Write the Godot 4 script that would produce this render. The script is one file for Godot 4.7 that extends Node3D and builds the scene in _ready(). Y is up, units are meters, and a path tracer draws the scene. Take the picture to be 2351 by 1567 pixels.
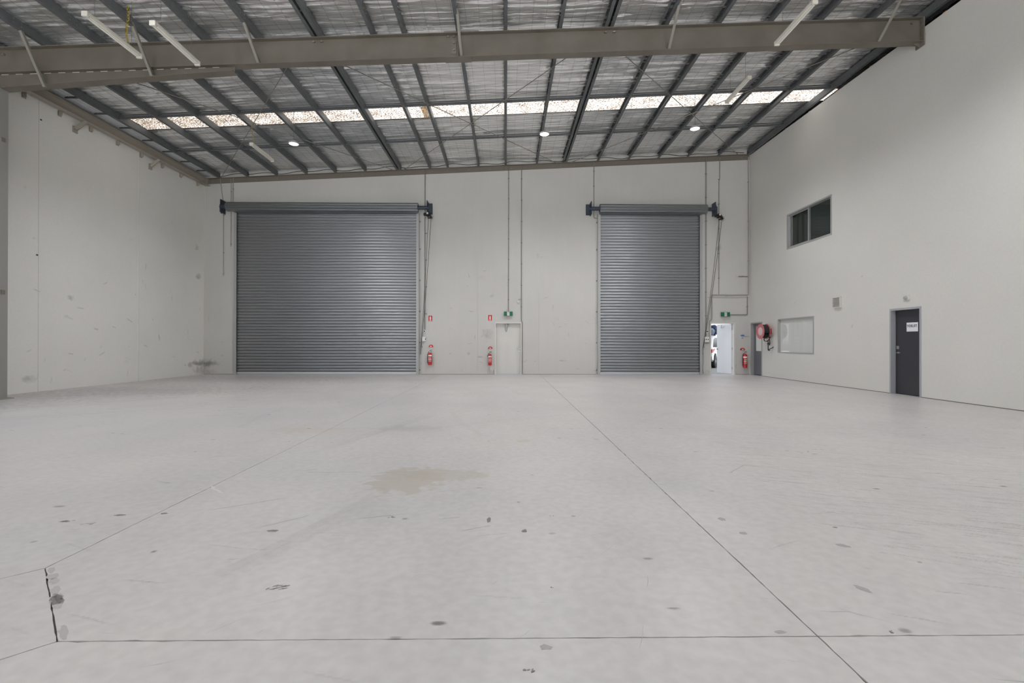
extends Node3D
# Empty warehouse bay. Metres, y up, the camera stands at x = 0, z = 0 and looks along -z.
# Depths below ("d") are distances in front of the camera: z = -d.

const D := 18.955          # back wall
const XL := -12.064        # left wall
const XR := 9.902          # right wall at the back corner
const SKEW := -0.01407     # the right wall closes in towards the camera
const REAR := -9.0         # wall behind the camera
const SLOPE := 0.05133     # the roof climbs towards the right wall
const GUIDE_D := 18.87

var M := {}
var rng := RandomNumberGenerator.new()
var taken := {}
var uv_plane := 0          # which world plane a flat face takes its texture place from: 0 floor, 1 back wall, 2 side wall


func hp(x: float) -> float:            # height of the purlins' underside
	return 8.405 + SLOPE * x


func xr(d: float) -> float:            # right wall face at depth d
	return XR + SKEW * (D - d)


# ------------------------------------------------------------------ mesh helpers
func mb() -> SurfaceTool:
	var st := SurfaceTool.new()
	st.begin(Mesh.PRIMITIVE_TRIANGLES)
	return st


func vert(st: SurfaceTool, p: Vector3, n: Vector3, uv := Vector2.ZERO) -> void:
	st.set_normal(n)
	st.set_uv(uv)
	st.add_vertex(p)


func tri(st: SurfaceTool, a: Vector3, b: Vector3, c: Vector3, out: Vector3) -> void:
	var n := (c - a).cross(b - a)
	if n.length_squared() < 1e-16:
		return
	n = n.normalized()
	if n.dot(out) < 0.0:
		n = -n
		var t := b
		b = c
		c = t
	vert(st, a, n, flat_uv(a))
	vert(st, b, n, flat_uv(b))
	vert(st, c, n, flat_uv(c))


func flat_uv(p: Vector3) -> Vector2:
	if uv_plane == 1:
		return Vector2((p.x - XL) / 22.2, 1.0 - p.y / 9.4)
	if uv_plane == 2:
		return Vector2((-p.z - REAR) / 28.2, 1.0 - p.y / 9.4)
	return Vector2(p.x, -p.z)


func quad(st: SurfaceTool, a: Vector3, b: Vector3, c: Vector3, e: Vector3, out: Vector3) -> void:
	tri(st, a, b, c, out)
	tri(st, a, c, e, out)


func hexa(st: SurfaceTool, p: Array) -> void:     # corners: x + 2*y + 4*z
	var mid := Vector3.ZERO
	for q in p:
		mid += q / 8.0
	for f in [[0, 2, 6, 4], [1, 3, 7, 5], [0, 1, 5, 4], [2, 3, 7, 6], [0, 1, 3, 2], [4, 5, 7, 6]]:
		var c: Vector3 = (p[f[0]] + p[f[1]] + p[f[2]] + p[f[3]]) / 4.0
		quad(st, p[f[0]], p[f[1]], p[f[2]], p[f[3]], c - mid)


func obox(st: SurfaceTool, t: Transform3D, size: Vector3, bev := 0.0) -> void:
	var h := size / 2.0
	if bev <= 0.0:
		var p := []
		for k in 8:
			p.append(t * Vector3(h.x if k & 1 else -h.x, h.y if k & 2 else -h.y, h.z if k & 4 else -h.z))
		hexa(st, p)
		return
	bev = minf(bev, minf(h.x, minf(h.y, h.z)) * 0.9)
	for ax in 3:
		var u := (ax + 1) % 3
		var v := (ax + 2) % 3
		for s in [-1.0, 1.0]:
			var c := []
			for q in [[-1, -1], [1, -1], [1, 1], [-1, 1]]:
				var w := Vector3.ZERO
				w[ax] = s * h[ax]
				w[u] = q[0] * (h[u] - bev)
				w[v] = q[1] * (h[v] - bev)
				c.append(t * w)
			var o := Vector3.ZERO
			o[ax] = s
			quad(st, c[0], c[1], c[2], c[3], t.basis * o)
		for s in [-1.0, 1.0]:          # edges along ax
			for r in [-1.0, 1.0]:
				var c := []
				for q in [[-1, 0], [1, 0], [1, 1], [-1, 1]]:
					var w := Vector3.ZERO
					w[ax] = q[0] * (h[ax] - bev)
					w[u] = s * (h[u] - (bev if q[1] else 0.0))
					w[v] = r * (h[v] - (0.0 if q[1] else bev))
					c.append(t * w)
				var o := Vector3.ZERO
				o[u] = s
				o[v] = r
				quad(st, c[0], c[1], c[2], c[3], t.basis * o)
	for k in 8:
		var s := Vector3(1 if k & 1 else -1, 1 if k & 2 else -1, 1 if k & 4 else -1)
		tri(st, t * Vector3(s.x * h.x, s.y * (h.y - bev), s.z * (h.z - bev)), t * Vector3(s.x * (h.x - bev), s.y * h.y, s.z * (h.z - bev)), t * Vector3(s.x * (h.x - bev), s.y * (h.y - bev), s.z * h.z), t.basis * s)


func box(st: SurfaceTool, lo: Vector3, hi: Vector3, bev := 0.0) -> void:
	obox(st, Transform3D(Basis(), (lo + hi) / 2.0), (hi - lo).abs(), bev)


func bx(x0: float, x1: float, y0: float, y1: float, d0: float, d1: float, st: SurfaceTool, bev := 0.0) -> void:
	box(st, Vector3(minf(x0, x1), y0, -maxf(d0, d1)), Vector3(maxf(x0, x1), y1, -minf(d0, d1)), bev)


func frame_of(dir: Vector3, up := Vector3.UP) -> Basis:
	var y := dir.normalized()
	var x := up.cross(y)
	if x.length() < 0.01:
		x = Vector3.RIGHT
	x = x.normalized()
	return Basis(x, y, x.cross(y))


func long_bar(st: SurfaceTool, a: Vector3, b: Vector3, w: float, h: float, n: int) -> void:
	var f := frame_of(b - a)
	var c := [f.x * w / 2 + f.z * h / 2, -f.x * w / 2 + f.z * h / 2, -f.x * w / 2 - f.z * h / 2, f.x * w / 2 - f.z * h / 2]
	for k in n:
		var p := a.lerp(b, float(k) / n)
		var q := a.lerp(b, float(k + 1) / n)
		for i in 4:
			var j := (i + 1) % 4
			quad(st, p + c[i], p + c[j], q + c[j], q + c[i], c[i] + c[j])


func bar(st: SurfaceTool, a: Vector3, b: Vector3, w: float, h: float, bev := 0.0) -> void:
	obox(st, Transform3D(frame_of(b - a), (a + b) / 2.0), Vector3(w, (b - a).length(), h), bev)


func tube(st: SurfaceTool, pts: Array, r: float, seg := 8, capped := true) -> void:
	var rings := []
	for i in pts.size():
		var dir: Vector3
		if i == 0:
			dir = pts[1] - pts[0]
		elif i == pts.size() - 1:
			dir = pts[i] - pts[i - 1]
		else:
			dir = (pts[i + 1] - pts[i]).normalized() + (pts[i] - pts[i - 1]).normalized()
		var up := Vector3.UP if absf(dir.normalized().y) < 0.95 else Vector3.BACK
		var b := frame_of(dir, up)
		var ring := []
		for k in seg:
			var a := TAU * k / seg
			ring.append(b.x * cos(a) + b.z * sin(a))
		rings.append(ring)
	for i in pts.size() - 1:
		for k in seg:
			var l := (k + 1) % seg
			var n := [rings[i][k], rings[i][l], rings[i + 1][l], rings[i + 1][k]]
			var p := [pts[i] + n[0] * r, pts[i] + n[1] * r, pts[i + 1] + n[2] * r, pts[i + 1] + n[3] * r]
			for q in [[0, 1, 2], [0, 2, 3]]:
				var g: Vector3 = (p[q[2]] - p[q[0]]).cross(p[q[1]] - p[q[0]])
				var order: Array = q if g.dot(n[0]) > 0 else [q[0], q[2], q[1]]
				for j in order:
					vert(st, p[j], n[j])
	if capped:
		for e in [0, pts.size() - 1]:
			var out: Vector3 = (pts[0] - pts[1]) if e == 0 else (pts[e] - pts[e - 1])
			for k in range(1, seg - 1):
				tri(st, pts[e] + rings[e][0] * r, pts[e] + rings[e][k] * r, pts[e] + rings[e][k + 1] * r, out)


func soft_bundle(st: SurfaceTool, t: Transform3D, r: Vector3, seed_: int) -> void:      # a lumpy rounded bundle of cloth
	var n := FastNoiseLite.new()
	n.seed = seed_
	n.frequency = 1.2
	var g := []
	for i in 13:
		for j in 21:
			var v := Vector3(sin(PI * i / 12.0) * cos(TAU * j / 20.0), cos(PI * i / 12.0), sin(PI * i / 12.0) * sin(TAU * j / 20.0))
			for k in 3:
				v[k] = signf(v[k]) * pow(absf(v[k]), 0.65)
			g.append(t * (v * r * (1.0 + 0.22 * n.get_noise_3dv(v * 1.6))))
	for i in 12:
		for j in 20:
			var a: Vector3 = g[i * 21 + j]
			var c: Vector3 = g[(i + 1) * 21 + j + 1]
			quad(st, a, g[i * 21 + j + 1], c, g[(i + 1) * 21 + j], (a + c) / 2.0 - t.origin)


func bend(pts: Array, r := 0.05, n := 4) -> Array:      # rounds the corners of a polyline
	var o := [pts[0]]
	for i in range(1, pts.size() - 1):
		var p: Vector3 = pts[i]
		var a: Vector3 = p + (pts[i - 1] - p).limit_length(r)
		var b: Vector3 = p + (pts[i + 1] - p).limit_length(r)
		for k in n + 1:
			var t := float(k) / n
			o.append(a.lerp(p, t).lerp(p.lerp(b, t), t))
	o.append(pts[-1])
	return o


func lathe(st: SurfaceTool, prof: Array, t: Transform3D, seg := 20) -> void:   # prof: Vector2(radius, height along y)
	for i in prof.size() - 1:
		var a: Vector2 = prof[i]
		var b: Vector2 = prof[i + 1]
		if a.is_equal_approx(b):
			continue
		var nn := Vector2(b.y - a.y, a.x - b.x).normalized()
		for k in seg:
			var c0 := TAU * k / seg
			var c1 := TAU * (k + 1) / seg
			var p := []
			var n := []
			for q in [[a, c0], [a, c1], [b, c1], [b, c0]]:
				p.append(t * Vector3(q[0].x * cos(q[1]), q[0].y, q[0].x * sin(q[1])))
				n.append((t.basis * Vector3(nn.x * cos(q[1]), nn.y, nn.x * sin(q[1]))).normalized())
			for q in [[0, 1, 2], [0, 2, 3]]:
				var g: Vector3 = (p[q[2]] - p[q[0]]).cross(p[q[1]] - p[q[0]])
				if g.length_squared() < 1e-18:
					continue
				var order: Array = q if g.dot(n[q[0]]) > 0 else [q[0], q[2], q[1]]
				for j in order:
					vert(st, p[j], n[j])


func prism(st: SurfaceTool, poly: PackedVector2Array, t: Transform3D, depth: float, cuts := 1) -> void:   # polygon in t's xy plane, from z = 0 to z = depth
	var idx := Geometry2D.triangulate_polygon(poly)
	for s in [0.0, depth]:
		var out := t.basis * Vector3(0, 0, 1 if s == depth else -1)
		for i in range(0, idx.size(), 3):
			tri(st, t * Vector3(poly[idx[i]].x, poly[idx[i]].y, s), t * Vector3(poly[idx[i + 1]].x, poly[idx[i + 1]].y, s), t * Vector3(poly[idx[i + 2]].x, poly[idx[i + 2]].y, s), out)
	var turn := -1.0 if Geometry2D.is_polygon_clockwise(poly) else 1.0
	for i in poly.size():
		var a := poly[i]
		var b := poly[(i + 1) % poly.size()]
		var e := (b - a).normalized()
		for k in cuts:                       # long sections are cut into lengths, which trace faster
			var z0 := depth * k / cuts
			var z1 := depth * (k + 1) / cuts
			quad(st, t * Vector3(a.x, a.y, z0), t * Vector3(b.x, b.y, z0), t * Vector3(b.x, b.y, z1), t * Vector3(a.x, a.y, z1), t.basis * Vector3(e.y, -e.x, 0) * turn)


func poly(a: Array) -> PackedVector2Array:
	var p := PackedVector2Array()
	for i in range(0, a.size(), 2):
		p.append(Vector2(a[i], a[i + 1]))
	return p


func at(x: float, y: float, d: float) -> Transform3D:
	return Transform3D(Basis(), Vector3(x, y, -d))


# ------------------------------------------------------------------ scene helpers
func numbered(called: String) -> String:
	var n: int = taken.get(called, 0)
	taken[called] = n + 1
	return called if n == 0 else "%s_%03d" % [called, n]


func tag(o: Node3D, label: String, category := "", group := "", kind := "") -> Node3D:
	if label:
		o.set_meta("label", label)
	if category:
		o.set_meta("category", category)
	if group:
		o.set_meta("group", group)
	if kind:
		o.set_meta("kind", kind)
	return o


func thing(called: String, label: String, category: String, where := Vector3.ZERO, group := "", kind := "") -> Node3D:
	var o := Node3D.new()
	o.name = numbered(called)
	o.position = where
	add_child(o)
	return tag(o, label, category, group, kind)


func show_mesh(called: String, m: Mesh, mat: Material, parent: Node3D = self, where := Transform3D()) -> MeshInstance3D:
	var o := MeshInstance3D.new()
	o.mesh = m
	o.material_override = mat
	o.name = numbered(called) if parent == self else called
	o.transform = where
	o.cast_shadow = GeometryInstance3D.SHADOW_CASTING_SETTING_ON
	parent.add_child(o, true)
	return o


func obj(called: String, st: SurfaceTool, mat: Material, parent: Node3D = self) -> MeshInstance3D:
	var m := st.commit()
	if parent != self:                       # parts are drawn in world axes and moved under their thing
		var o := show_mesh(called, m, mat, parent)
		var up := Transform3D()
		var p: Node = parent
		while p != self:
			up = p.transform * up
			p = p.get_parent()
		o.transform = up.affine_inverse()
		return o
	return show_mesh(called, m, mat)


func mat(c: Color, rough := 0.6, metal := 0.0, spec := 0.5) -> StandardMaterial3D:
	var m := StandardMaterial3D.new()
	m.albedo_color = c
	m.roughness = rough
	m.metallic = metal
	m.metallic_specular = spec
	return m


func c8(r: float, g: float, b: float) -> Color:
	return Color(r / 255.0, g / 255.0, b / 255.0)


func noise_tex(freq: float, ramp: Array, size := 512, seed_ := 1, octaves := 4, normal := false) -> NoiseTexture2D:
	var n := FastNoiseLite.new()
	n.seed = seed_
	n.noise_type = FastNoiseLite.TYPE_SIMPLEX_SMOOTH
	n.frequency = freq
	n.fractal_octaves = octaves
	var t := NoiseTexture2D.new()
	t.width = size
	t.height = size
	t.seamless = true
	t.noise = n
	if normal:
		t.as_normal_map = true
		t.bump_strength = 6.0
	else:
		var g := Gradient.new()
		g.set_color(0, ramp[0])
		g.set_color(1, ramp[1])
		t.color_ramp = g
	return t


# ------------------------------------------------------------------ painted textures (dirt, wear and tone)
func field(w: int, h: int, freq: float, seed_: int, oct := 4, sx := 1.0, sy := 1.0) -> PackedByteArray:
	var n := FastNoiseLite.new()
	n.seed = seed_
	n.noise_type = FastNoiseLite.TYPE_SIMPLEX_SMOOTH
	n.frequency = freq
	n.fractal_octaves = oct
	var im := n.get_image(maxi(8, int(w / sx)), maxi(8, int(h / sy)), false, false, false)
	im.convert(Image.FORMAT_L8)
	im.resize(w, h, Image.INTERPOLATE_CUBIC)
	return im.get_data()


func streak(im: Image, a: Vector2, b: Vector2, width: float, c: Color, alpha: float) -> void:
	var n := int(maxf(absf(b.x - a.x), absf(b.y - a.y))) + 1
	var across := (b - a).orthogonal().normalized()
	var w := maxi(1, int(ceil(width)))
	for i in n + 1:
		var t := float(i) / n
		var fade := alpha * minf(1.0, 4.0 * minf(t, 1.0 - t) + 0.25) * rng.randf_range(0.55, 1.0)
		for k in w:
			var p := a.lerp(b, t) + across * (k - (w - 1) / 2.0)
			var x := int(p.x)
			var y := int(p.y)
			if x >= 0 and y >= 0 and x < im.get_width() and y < im.get_height():
				im.set_pixel(x, y, im.get_pixel(x, y).lerp(c, fade))


func blot(im: Image, at_: Vector2, r: Vector2, c: Color, alpha: float, rough := 0.5, seed_ := 3, hard := 2.0) -> void:
	var n := FastNoiseLite.new()
	n.seed = seed_
	n.frequency = 0.02
	n.fractal_octaves = 4
	for y in range(maxi(0, int(at_.y - r.y * 1.4)), mini(im.get_height(), int(at_.y + r.y * 1.4))):
		for x in range(maxi(0, int(at_.x - r.x * 1.4)), mini(im.get_width(), int(at_.x + r.x * 1.4))):
			var q := Vector2((x - at_.x) / r.x, (y - at_.y) / r.y).length() + rough * n.get_noise_2d(x * 3.0, y * 3.0)
			if q < 1.0:
				im.set_pixel(x, y, im.get_pixel(x, y).lerp(c, alpha * minf(1.0, (1.0 - q) * hard)))


func floor_picture() -> ImageTexture:      # x from -12.2 to 10.2, d from -1 to 19.4
	var w := 2048
	var h := 2048
	var big := field(w, h, 0.004, 11, 3)
	var mid := field(w, h, 0.016, 12, 4, 1.0, 2.0)
	var fine := field(w, h, 0.12, 13, 3)
	var px := PackedByteArray()
	px.resize(w * h * 3)
	var k := 0
	for i in w * h:
		var v := (big[i] - 127) * 0.04 + (mid[i] - 127) * 0.032 + (fine[i] - 127) * 0.06
		var warm := (big[i] - 127) * 0.012
		px[k] = clampi(int(204 + v + warm), 0, 255)
		px[k + 1] = clampi(int(200 + v), 0, 255)
		px[k + 2] = clampi(int(197.5 + v - warm), 0, 255)
		k += 3
	var im := Image.create_from_data(w, h, false, Image.FORMAT_RGB8, px)
	var sx := w / 22.4
	var sd := h / 20.4
	var at_ := func(x: float, d: float) -> Vector2: return Vector2((x + 12.2) * sx, (d + 1.0) * sd)
	var dark := c8(112, 108, 104)
	# greyer patches in front of the wide door and along the left wall
	blot(im, at_.call(-8.5, 16.6), Vector2(4.6 * sx, 2.6 * sd), c8(158, 154, 152), 0.5, 0.9, 31, 1.2)
	blot(im, at_.call(-9.2, 12.6), Vector2(3.2 * sx, 1.8 * sd), c8(152, 149, 146), 0.45, 1.0, 32, 1.2)
	blot(im, at_.call(-10.8, 10.0), Vector2(1.8 * sx, 2.4 * sd), c8(150, 147, 145), 0.4, 1.1, 33, 1.2)
	blot(im, at_.call(2.6, 9.0), Vector2(6.5 * sx, 4.5 * sd), c8(180, 176, 170), 0.16, 1.2, 34, 1.0)
	blot(im, at_.call(-5.5, 8.3), Vector2(4.5 * sx, 2.6 * sd), c8(203, 202, 202), 0.4, 1.0, 35, 1.0)
	# old spill between the two long joints
	blot(im, at_.call(-0.92, 4.42), Vector2(0.36 * sx, 0.42 * sd), c8(186, 174, 160), 0.55, 0.55, 41, 7.0)
	blot(im, at_.call(-0.58, 4.55), Vector2(0.42 * sx, 0.2 * sd), c8(184, 176, 164), 0.55, 0.35, 42, 7.0)
	blot(im, at_.call(-2.9, 6.9), Vector2(0.8 * sx, 0.32 * sd), c8(196, 182, 164), 0.35, 0.7, 43, 1.5)
	blot(im, at_.call(-1.4, 7.0), Vector2(0.6 * sx, 0.25 * sd), c8(172, 168, 160), 0.3, 0.6, 44, 2.0)
	blot(im, at_.call(0.22, 6.15), Vector2(0.12 * sx, 0.12 * sd), c8(190, 170, 140), 0.35, 0.8, 45, 2.0)
	# tyre marks, long and faint
	for i in 22:
		var x := rng.randf_range(-11, 8)
		var d := rng.randf_range(6, 18)
		var turn := rng.randf_range(-0.5, 0.9)
		var p: Vector2 = at_.call(x, d)
		for s in 34:
			var q := p + Vector2(sin(turn), cos(turn)) * 7.0
			turn += rng.randf_range(-0.02, 0.035)
			streak(im, p, q, rng.randf_range(7, 13), dark, 0.05)
			p = q
	for s in [[-5.3, 17.9, -7.2, 14.2], [-5.0, 17.9, -6.6, 14.6], [-2.2, 5.5, -1.2, 8.6], [-1.6, 2.6, -1.1, 4.0], [-11.9, 12.4, -3.5, 13.4], [-11.9, 10.9, -8.0, 12.2], [-11.5, 7.4, -6.6, 12.0]]:
		for r in 5:
			var o := Vector2(rng.randf_range(-9, 9), rng.randf_range(-6, 6))
			streak(im, at_.call(s[0], s[1]) + o, at_.call(s[2], s[3]) + o * 1.5, 8.0, dark, 0.032)
	# scratches: all over, and a drag field on the right
	for i in 900:
		var p: Vector2 = at_.call(rng.randf_range(-12, 10), rng.randf_range(1.5, 18.8))
		var a := rng.randf_range(-0.6, 0.6)
		streak(im, p, p + Vector2(cos(a), sin(a)) * rng.randf_range(4, 30), 1.0, dark if rng.randf() < 0.8 else c8(222, 221, 218), rng.randf_range(0.08, 0.3))
	for i in 1500:
		var p: Vector2 = at_.call(rng.randf_range(2.2, 9.0), 2.4 + absf(rng.randfn(0.0, 2.6)))
		var a := rng.randf_range(-0.55, -0.25)
		streak(im, p, p + Vector2(cos(a), sin(a)) * rng.randf_range(5, 45), 1.0, dark, rng.randf_range(0.1, 0.36))
	for i in 420:
		var p: Vector2 = at_.call(rng.randf_range(-11.8, -5.0), rng.randf_range(8.0, 13.5))
		streak(im, p, p + Vector2(rng.randf_range(6, 40), rng.randf_range(-3, 3)), rng.randf_range(1, 2.4), dark, rng.randf_range(0.06, 0.3))
	# the filled joint across the hall
	for s in [[-3.4, -1.0], [0.4, 1.2], [1.6, 9.0]]:
		for r in 7:
			var a: float = lerpf(s[0], s[1], r / 7.0)
			streak(im, at_.call(a, 7.02), at_.call(a + (s[1] - s[0]) / 6.0, 7.02), 1.0, dark, rng.randf_range(0.12, 0.34))
	# oil drops and specks
	for i in 260:
		var p: Vector2 = at_.call(rng.randf_range(-12, 10), rng.randf_range(1.5, 18.5))
		blot(im, p, Vector2(rng.randf_range(1.2, 4.5), rng.randf_range(1.0, 2.4)), c8(92, 88, 84), rng.randf_range(0.25, 0.8), 0.3, i, 2.0)
	return ImageTexture.create_from_image(im)


func wall_picture(seed_: int, length: float, base: Color, grime: float, drip := 0.024) -> ImageTexture:   # length x 9.4 m
	var w := 1536
	var h := 640
	var big := field(w, h, 0.006, seed_, 3)
	var down := field(w, h, 0.05, seed_ + 1, 3, 1.0, 12.0)
	var fine := field(w, h, 0.2, seed_ + 2, 3)
	var px := PackedByteArray()
	px.resize(w * h * 3)
	var k := 0
	for y in h:
		var low := clampf((y - h * 0.86) / (h * 0.14), 0.0, 1.0)
		for x in w:
			var i := y * w + x
			var v := (big[i] - 127) * 0.03 + (down[i] - 127) * drip + (fine[i] - 127) * 0.02
			v -= grime * low * low * maxf(0.0, big[i] - 105) * 0.12
			px[k] = clampi(int(base.r8 + v), 0, 255)
			px[k + 1] = clampi(int(base.g8 + v), 0, 255)
			px[k + 2] = clampi(int(base.b8 + v - 0.4), 0, 255)
			k += 3
	var im := Image.create_from_data(w, h, false, Image.FORMAT_RGB8, px)
	var grey := c8(120, 118, 114)
	for i in int(240 * grime):
		var p := Vector2(rng.randf() * w, h - absf(rng.randfn(0.0, 1.0)) * h * 0.22)
		var a := rng.randf_range(-0.7, 0.7) if rng.randf() < 0.6 else rng.randf_range(1.3, 1.8)
		streak(im, p, p + Vector2(cos(a), sin(a)) * rng.randf_range(2, 16), rng.randf_range(1, 2.2), grey, rng.randf_range(0.08, 0.32))
	for i in int(70 * grime):
		blot(im, Vector2(rng.randf() * w, h - absf(rng.randfn(0.0, 1.0)) * h * 0.3), Vector2(rng.randf_range(1.5, 12), rng.randf_range(1.2, 9)), grey, rng.randf_range(0.05, 0.28), 0.8, i + seed_, 1.4)
	if seed_ == 51 or seed_ == 61:           # black tide mark low in the back left corner
		var p := Vector2(3.0, h - 0.45 / 9.4 * h) if seed_ == 51 else Vector2((19.2 + 9.0) / length * w - 24.0, h - 0.45 / 9.4 * h)
		blot(im, p, Vector2(46, 9), c8(92, 90, 86), 0.5, 0.8, 71, 1.0)
		blot(im, p + Vector2(0, 18), Vector2(26, 30), c8(128, 126, 122), 0.4, 0.9, 72, 0.8)
	if seed_ == 51:
		blot(im, Vector2((-0.75 - XL) / length * w, h - 1.62 / 9.4 * h), Vector2(16, 18), grey, 0.22, 0.8, 73, 1.2)
		for x in [-0.72, -0.67, -0.63, -0.58, -0.54, -0.5, -0.46]:
			var q := Vector2((x - XL) / length * w, h)
			streak(im, q - Vector2(0, 6 + rng.randf() * 14), q, 1.0, c8(96, 92, 88), 0.6)
	return ImageTexture.create_from_image(im)


func speckle_picture() -> ImageTexture:      # light through a weathered rooflight: dirt flecks along the corrugations
	var w := 2048
	var h := 96
	var a := field(w, h, 0.36, 81, 3, 2.2, 1.0)
	var b := field(w, h, 0.02, 82, 3)
	var px := PackedByteArray()
	px.resize(w * h * 3)
	var k := 0
	for y in h:
		var rib := 0.5 + 0.5 * cos(TAU * y / 96.0 * 10.0)
		for x in w:
			var i := y * w + x
			var left := clampf(1.0 - x / 900.0, 0.0, 1.0)
			var thr := 76.0 + 36.0 * left + 30.0 * rib + (b[i] - 127) * 0.25
			var f := clampf((a[i] - thr) / 22.0, 0.0, 1.0)
			var t := 1.0 - f
			px[k] = int(255 - 140 * t)
			px[k + 1] = int(252 - 158 * t)
			px[k + 2] = int(248 - 176 * t)
			k += 3
	return ImageTexture.create_from_image(Image.create_from_data(w, h, false, Image.FORMAT_RGB8, px))


func make_materials() -> void:
	var fl := mat(Color.WHITE, 0.42, 0.0, 0.5)
	fl.albedo_texture = floor_picture()
	fl.uv1_scale = Vector3(1.0 / 22.4, 1.0 / 20.4, 1)
	fl.uv1_offset = Vector3(12.2 / 22.4, 1.0 / 20.4, 0)
	fl.roughness_texture = noise_tex(0.02, [Color(0.8, 0.8, 0.8), Color(1, 1, 1)], 512, 6, 4)
	fl.roughness = 0.44
	M.floor = fl
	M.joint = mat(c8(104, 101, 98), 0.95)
	M.wall_back = mat(Color.WHITE, 0.62, 0.0, 0.35)
	M.wall_back.albedo_texture = wall_picture(51, 22.2, c8(205, 203, 199), 0.45, 0.009)
	M.wall_left = mat(Color.WHITE, 0.62, 0.0, 0.35)
	M.wall_left.albedo_texture = wall_picture(61, 28.2, c8(236, 234, 229), 0.6, 0.006)
	M.wall_right = mat(Color.WHITE, 0.5, 0.0, 0.4)
	M.wall_right.albedo_texture = wall_picture(91, 28.2, c8(221, 219, 214), 0.06, 0.003)
	M.sealant = mat(c8(226, 226, 222), 0.7)
	M.sealant_old = mat(c8(208, 207, 203), 0.8)
	M.eave = mat(c8(168, 160, 148), 0.5, 0.0, 0.4)
	M.taupe = mat(c8(118, 112, 103), 0.5, 0.0, 0.4)
	M.taupe.albedo_texture = noise_tex(0.006, [Color(0.9, 0.89, 0.87), Color.WHITE], 512, 8, 5)
	M.taupe.uv1_triplanar = true
	M.taupe.uv1_world_triplanar = true
	M.taupe.uv1_scale = Vector3(0.4, 0.4, 0.4)
	M.taupe_dark = mat(c8(122, 115, 105), 0.6, 0.0, 0.4)
	M.column = mat(c8(150, 148, 144), 0.6, 0.0, 0.4)
	M.galv = mat(c8(112, 115, 117), 0.5, 0.35)
	M.galv.albedo_texture = noise_tex(0.03, [Color(0.88, 0.88, 0.88), Color.WHITE], 256, 9, 3)
	M.galv.uv1_triplanar = true
	M.galv.uv1_world_triplanar = true
	M.bolt = mat(c8(150, 148, 142), 0.4, 0.7)
	M.foil = mat(c8(246, 246, 246), 0.3, 0.88)
	M.foil.normal_enabled = true
	M.foil.normal_texture = noise_tex(0.02, [], 512, 14, 4, true)
	M.foil.normal_scale = 0.8
	M.foil.uv1_scale = Vector3(0.22, 1.6, 1)
	M.foil_dull = mat(c8(190, 190, 191), 0.6, 0.0, 0.3)
	M.wire = mat(c8(104, 104, 104), 0.6, 0.2)
	M.roof = mat(c8(120, 120, 120), 0.7, 0.2)
	M.cladding = mat(c8(226, 227, 228), 0.5)
	M.curtain = mat(c8(160, 162, 166), 0.38, 0.78)
	M.curtain.roughness_texture = noise_tex(0.06, [Color(0.75, 0.75, 0.75), Color.WHITE], 256, 15, 3)
	M.curtain.albedo_texture = noise_tex(0.12, [Color(0.84, 0.84, 0.84), Color.WHITE], 256, 16, 3)
	for q in [M.curtain]:
		q.uv1_triplanar = true
		q.uv1_world_triplanar = true
		q.uv1_scale = Vector3(1.4, 1.4, 1.4)
	M.drum = mat(c8(128, 131, 134), 0.4, 0.75)
	M.guide = mat(c8(176, 177, 177), 0.5, 0.2)
	M.rail = mat(c8(196, 198, 202), 0.35, 0.6)
	M.slate = mat(c8(62, 70, 84), 0.5, 0.1)
	M.black = mat(c8(24, 24, 26), 0.45)
	M.rubber = mat(c8(34, 34, 35), 0.55)
	M.chain = mat(c8(92, 90, 86), 0.5, 0.4)
	M.pipe = mat(c8(164, 163, 160), 0.5)
	M.pipe_dark = mat(c8(136, 135, 132), 0.5, 0.1)
	M.white = mat(c8(226, 227, 226), 0.45)
	M.batten = mat(c8(214, 210, 198), 0.4)
	M.tube = mat(c8(232, 230, 222), 0.15)
	M.red = mat(c8(190, 20, 28), 0.3)
	M.red.clearcoat_enabled = true
	M.red.clearcoat = 0.5
	M.sign_red = mat(c8(196, 26, 30), 0.5)
	M.green = mat(c8(20, 104, 74), 0.5)
	M.label = mat(c8(232, 226, 222), 0.5)
	M.print = mat(c8(40, 42, 44), 0.6)
	M.frame = mat(c8(172, 172, 171), 0.45, 0.1)
	M.frame_dark = mat(c8(112, 114, 118), 0.5, 0.2)
	M.frame_blue = mat(c8(172, 173, 178), 0.45)
	M.door_dark = mat(c8(58, 58, 64), 0.4)
	M.door_grey = mat(c8(112, 114, 122), 0.4)
	M.door_white = mat(c8(222, 222, 226), 0.4)
	M.door_pale = mat(c8(214, 212, 207), 0.5)
	M.chrome = mat(c8(205, 205, 205), 0.25, 0.9)
	M.paper = mat(c8(238, 238, 244), 0.7)
	M.brace = mat(c8(142, 138, 130), 0.55, 0.2)
	M.yellow = mat(c8(186, 160, 44), 0.6)
	M.timber = mat(c8(176, 120, 76), 0.7)
	M.reel_red = mat(c8(196, 104, 108), 0.5)
	M.reel_pale = mat(c8(226, 196, 196), 0.5)
	M.blue = mat(c8(70, 130, 190), 0.5)
	M.glass = mat(Color(0.75, 0.86, 0.82, 0.03), 0.03, 0.0, 0.5)
	M.glass.transparency = BaseMaterial3D.TRANSPARENCY_ALPHA
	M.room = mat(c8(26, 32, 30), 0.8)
	M.blind = mat(c8(226, 226, 222), 0.7)
	M.car = mat(c8(222, 223, 226), 0.3)
	M.car.clearcoat_enabled = true
	M.car_glass = mat(c8(30, 36, 40), 0.08, 0.0, 0.6)
	M.tail = mat(c8(190, 14, 28), 0.4)
	M.navy = mat(c8(44, 56, 92), 0.7)
	M.grey_cloth = mat(c8(136, 144, 160), 0.8)
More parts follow.
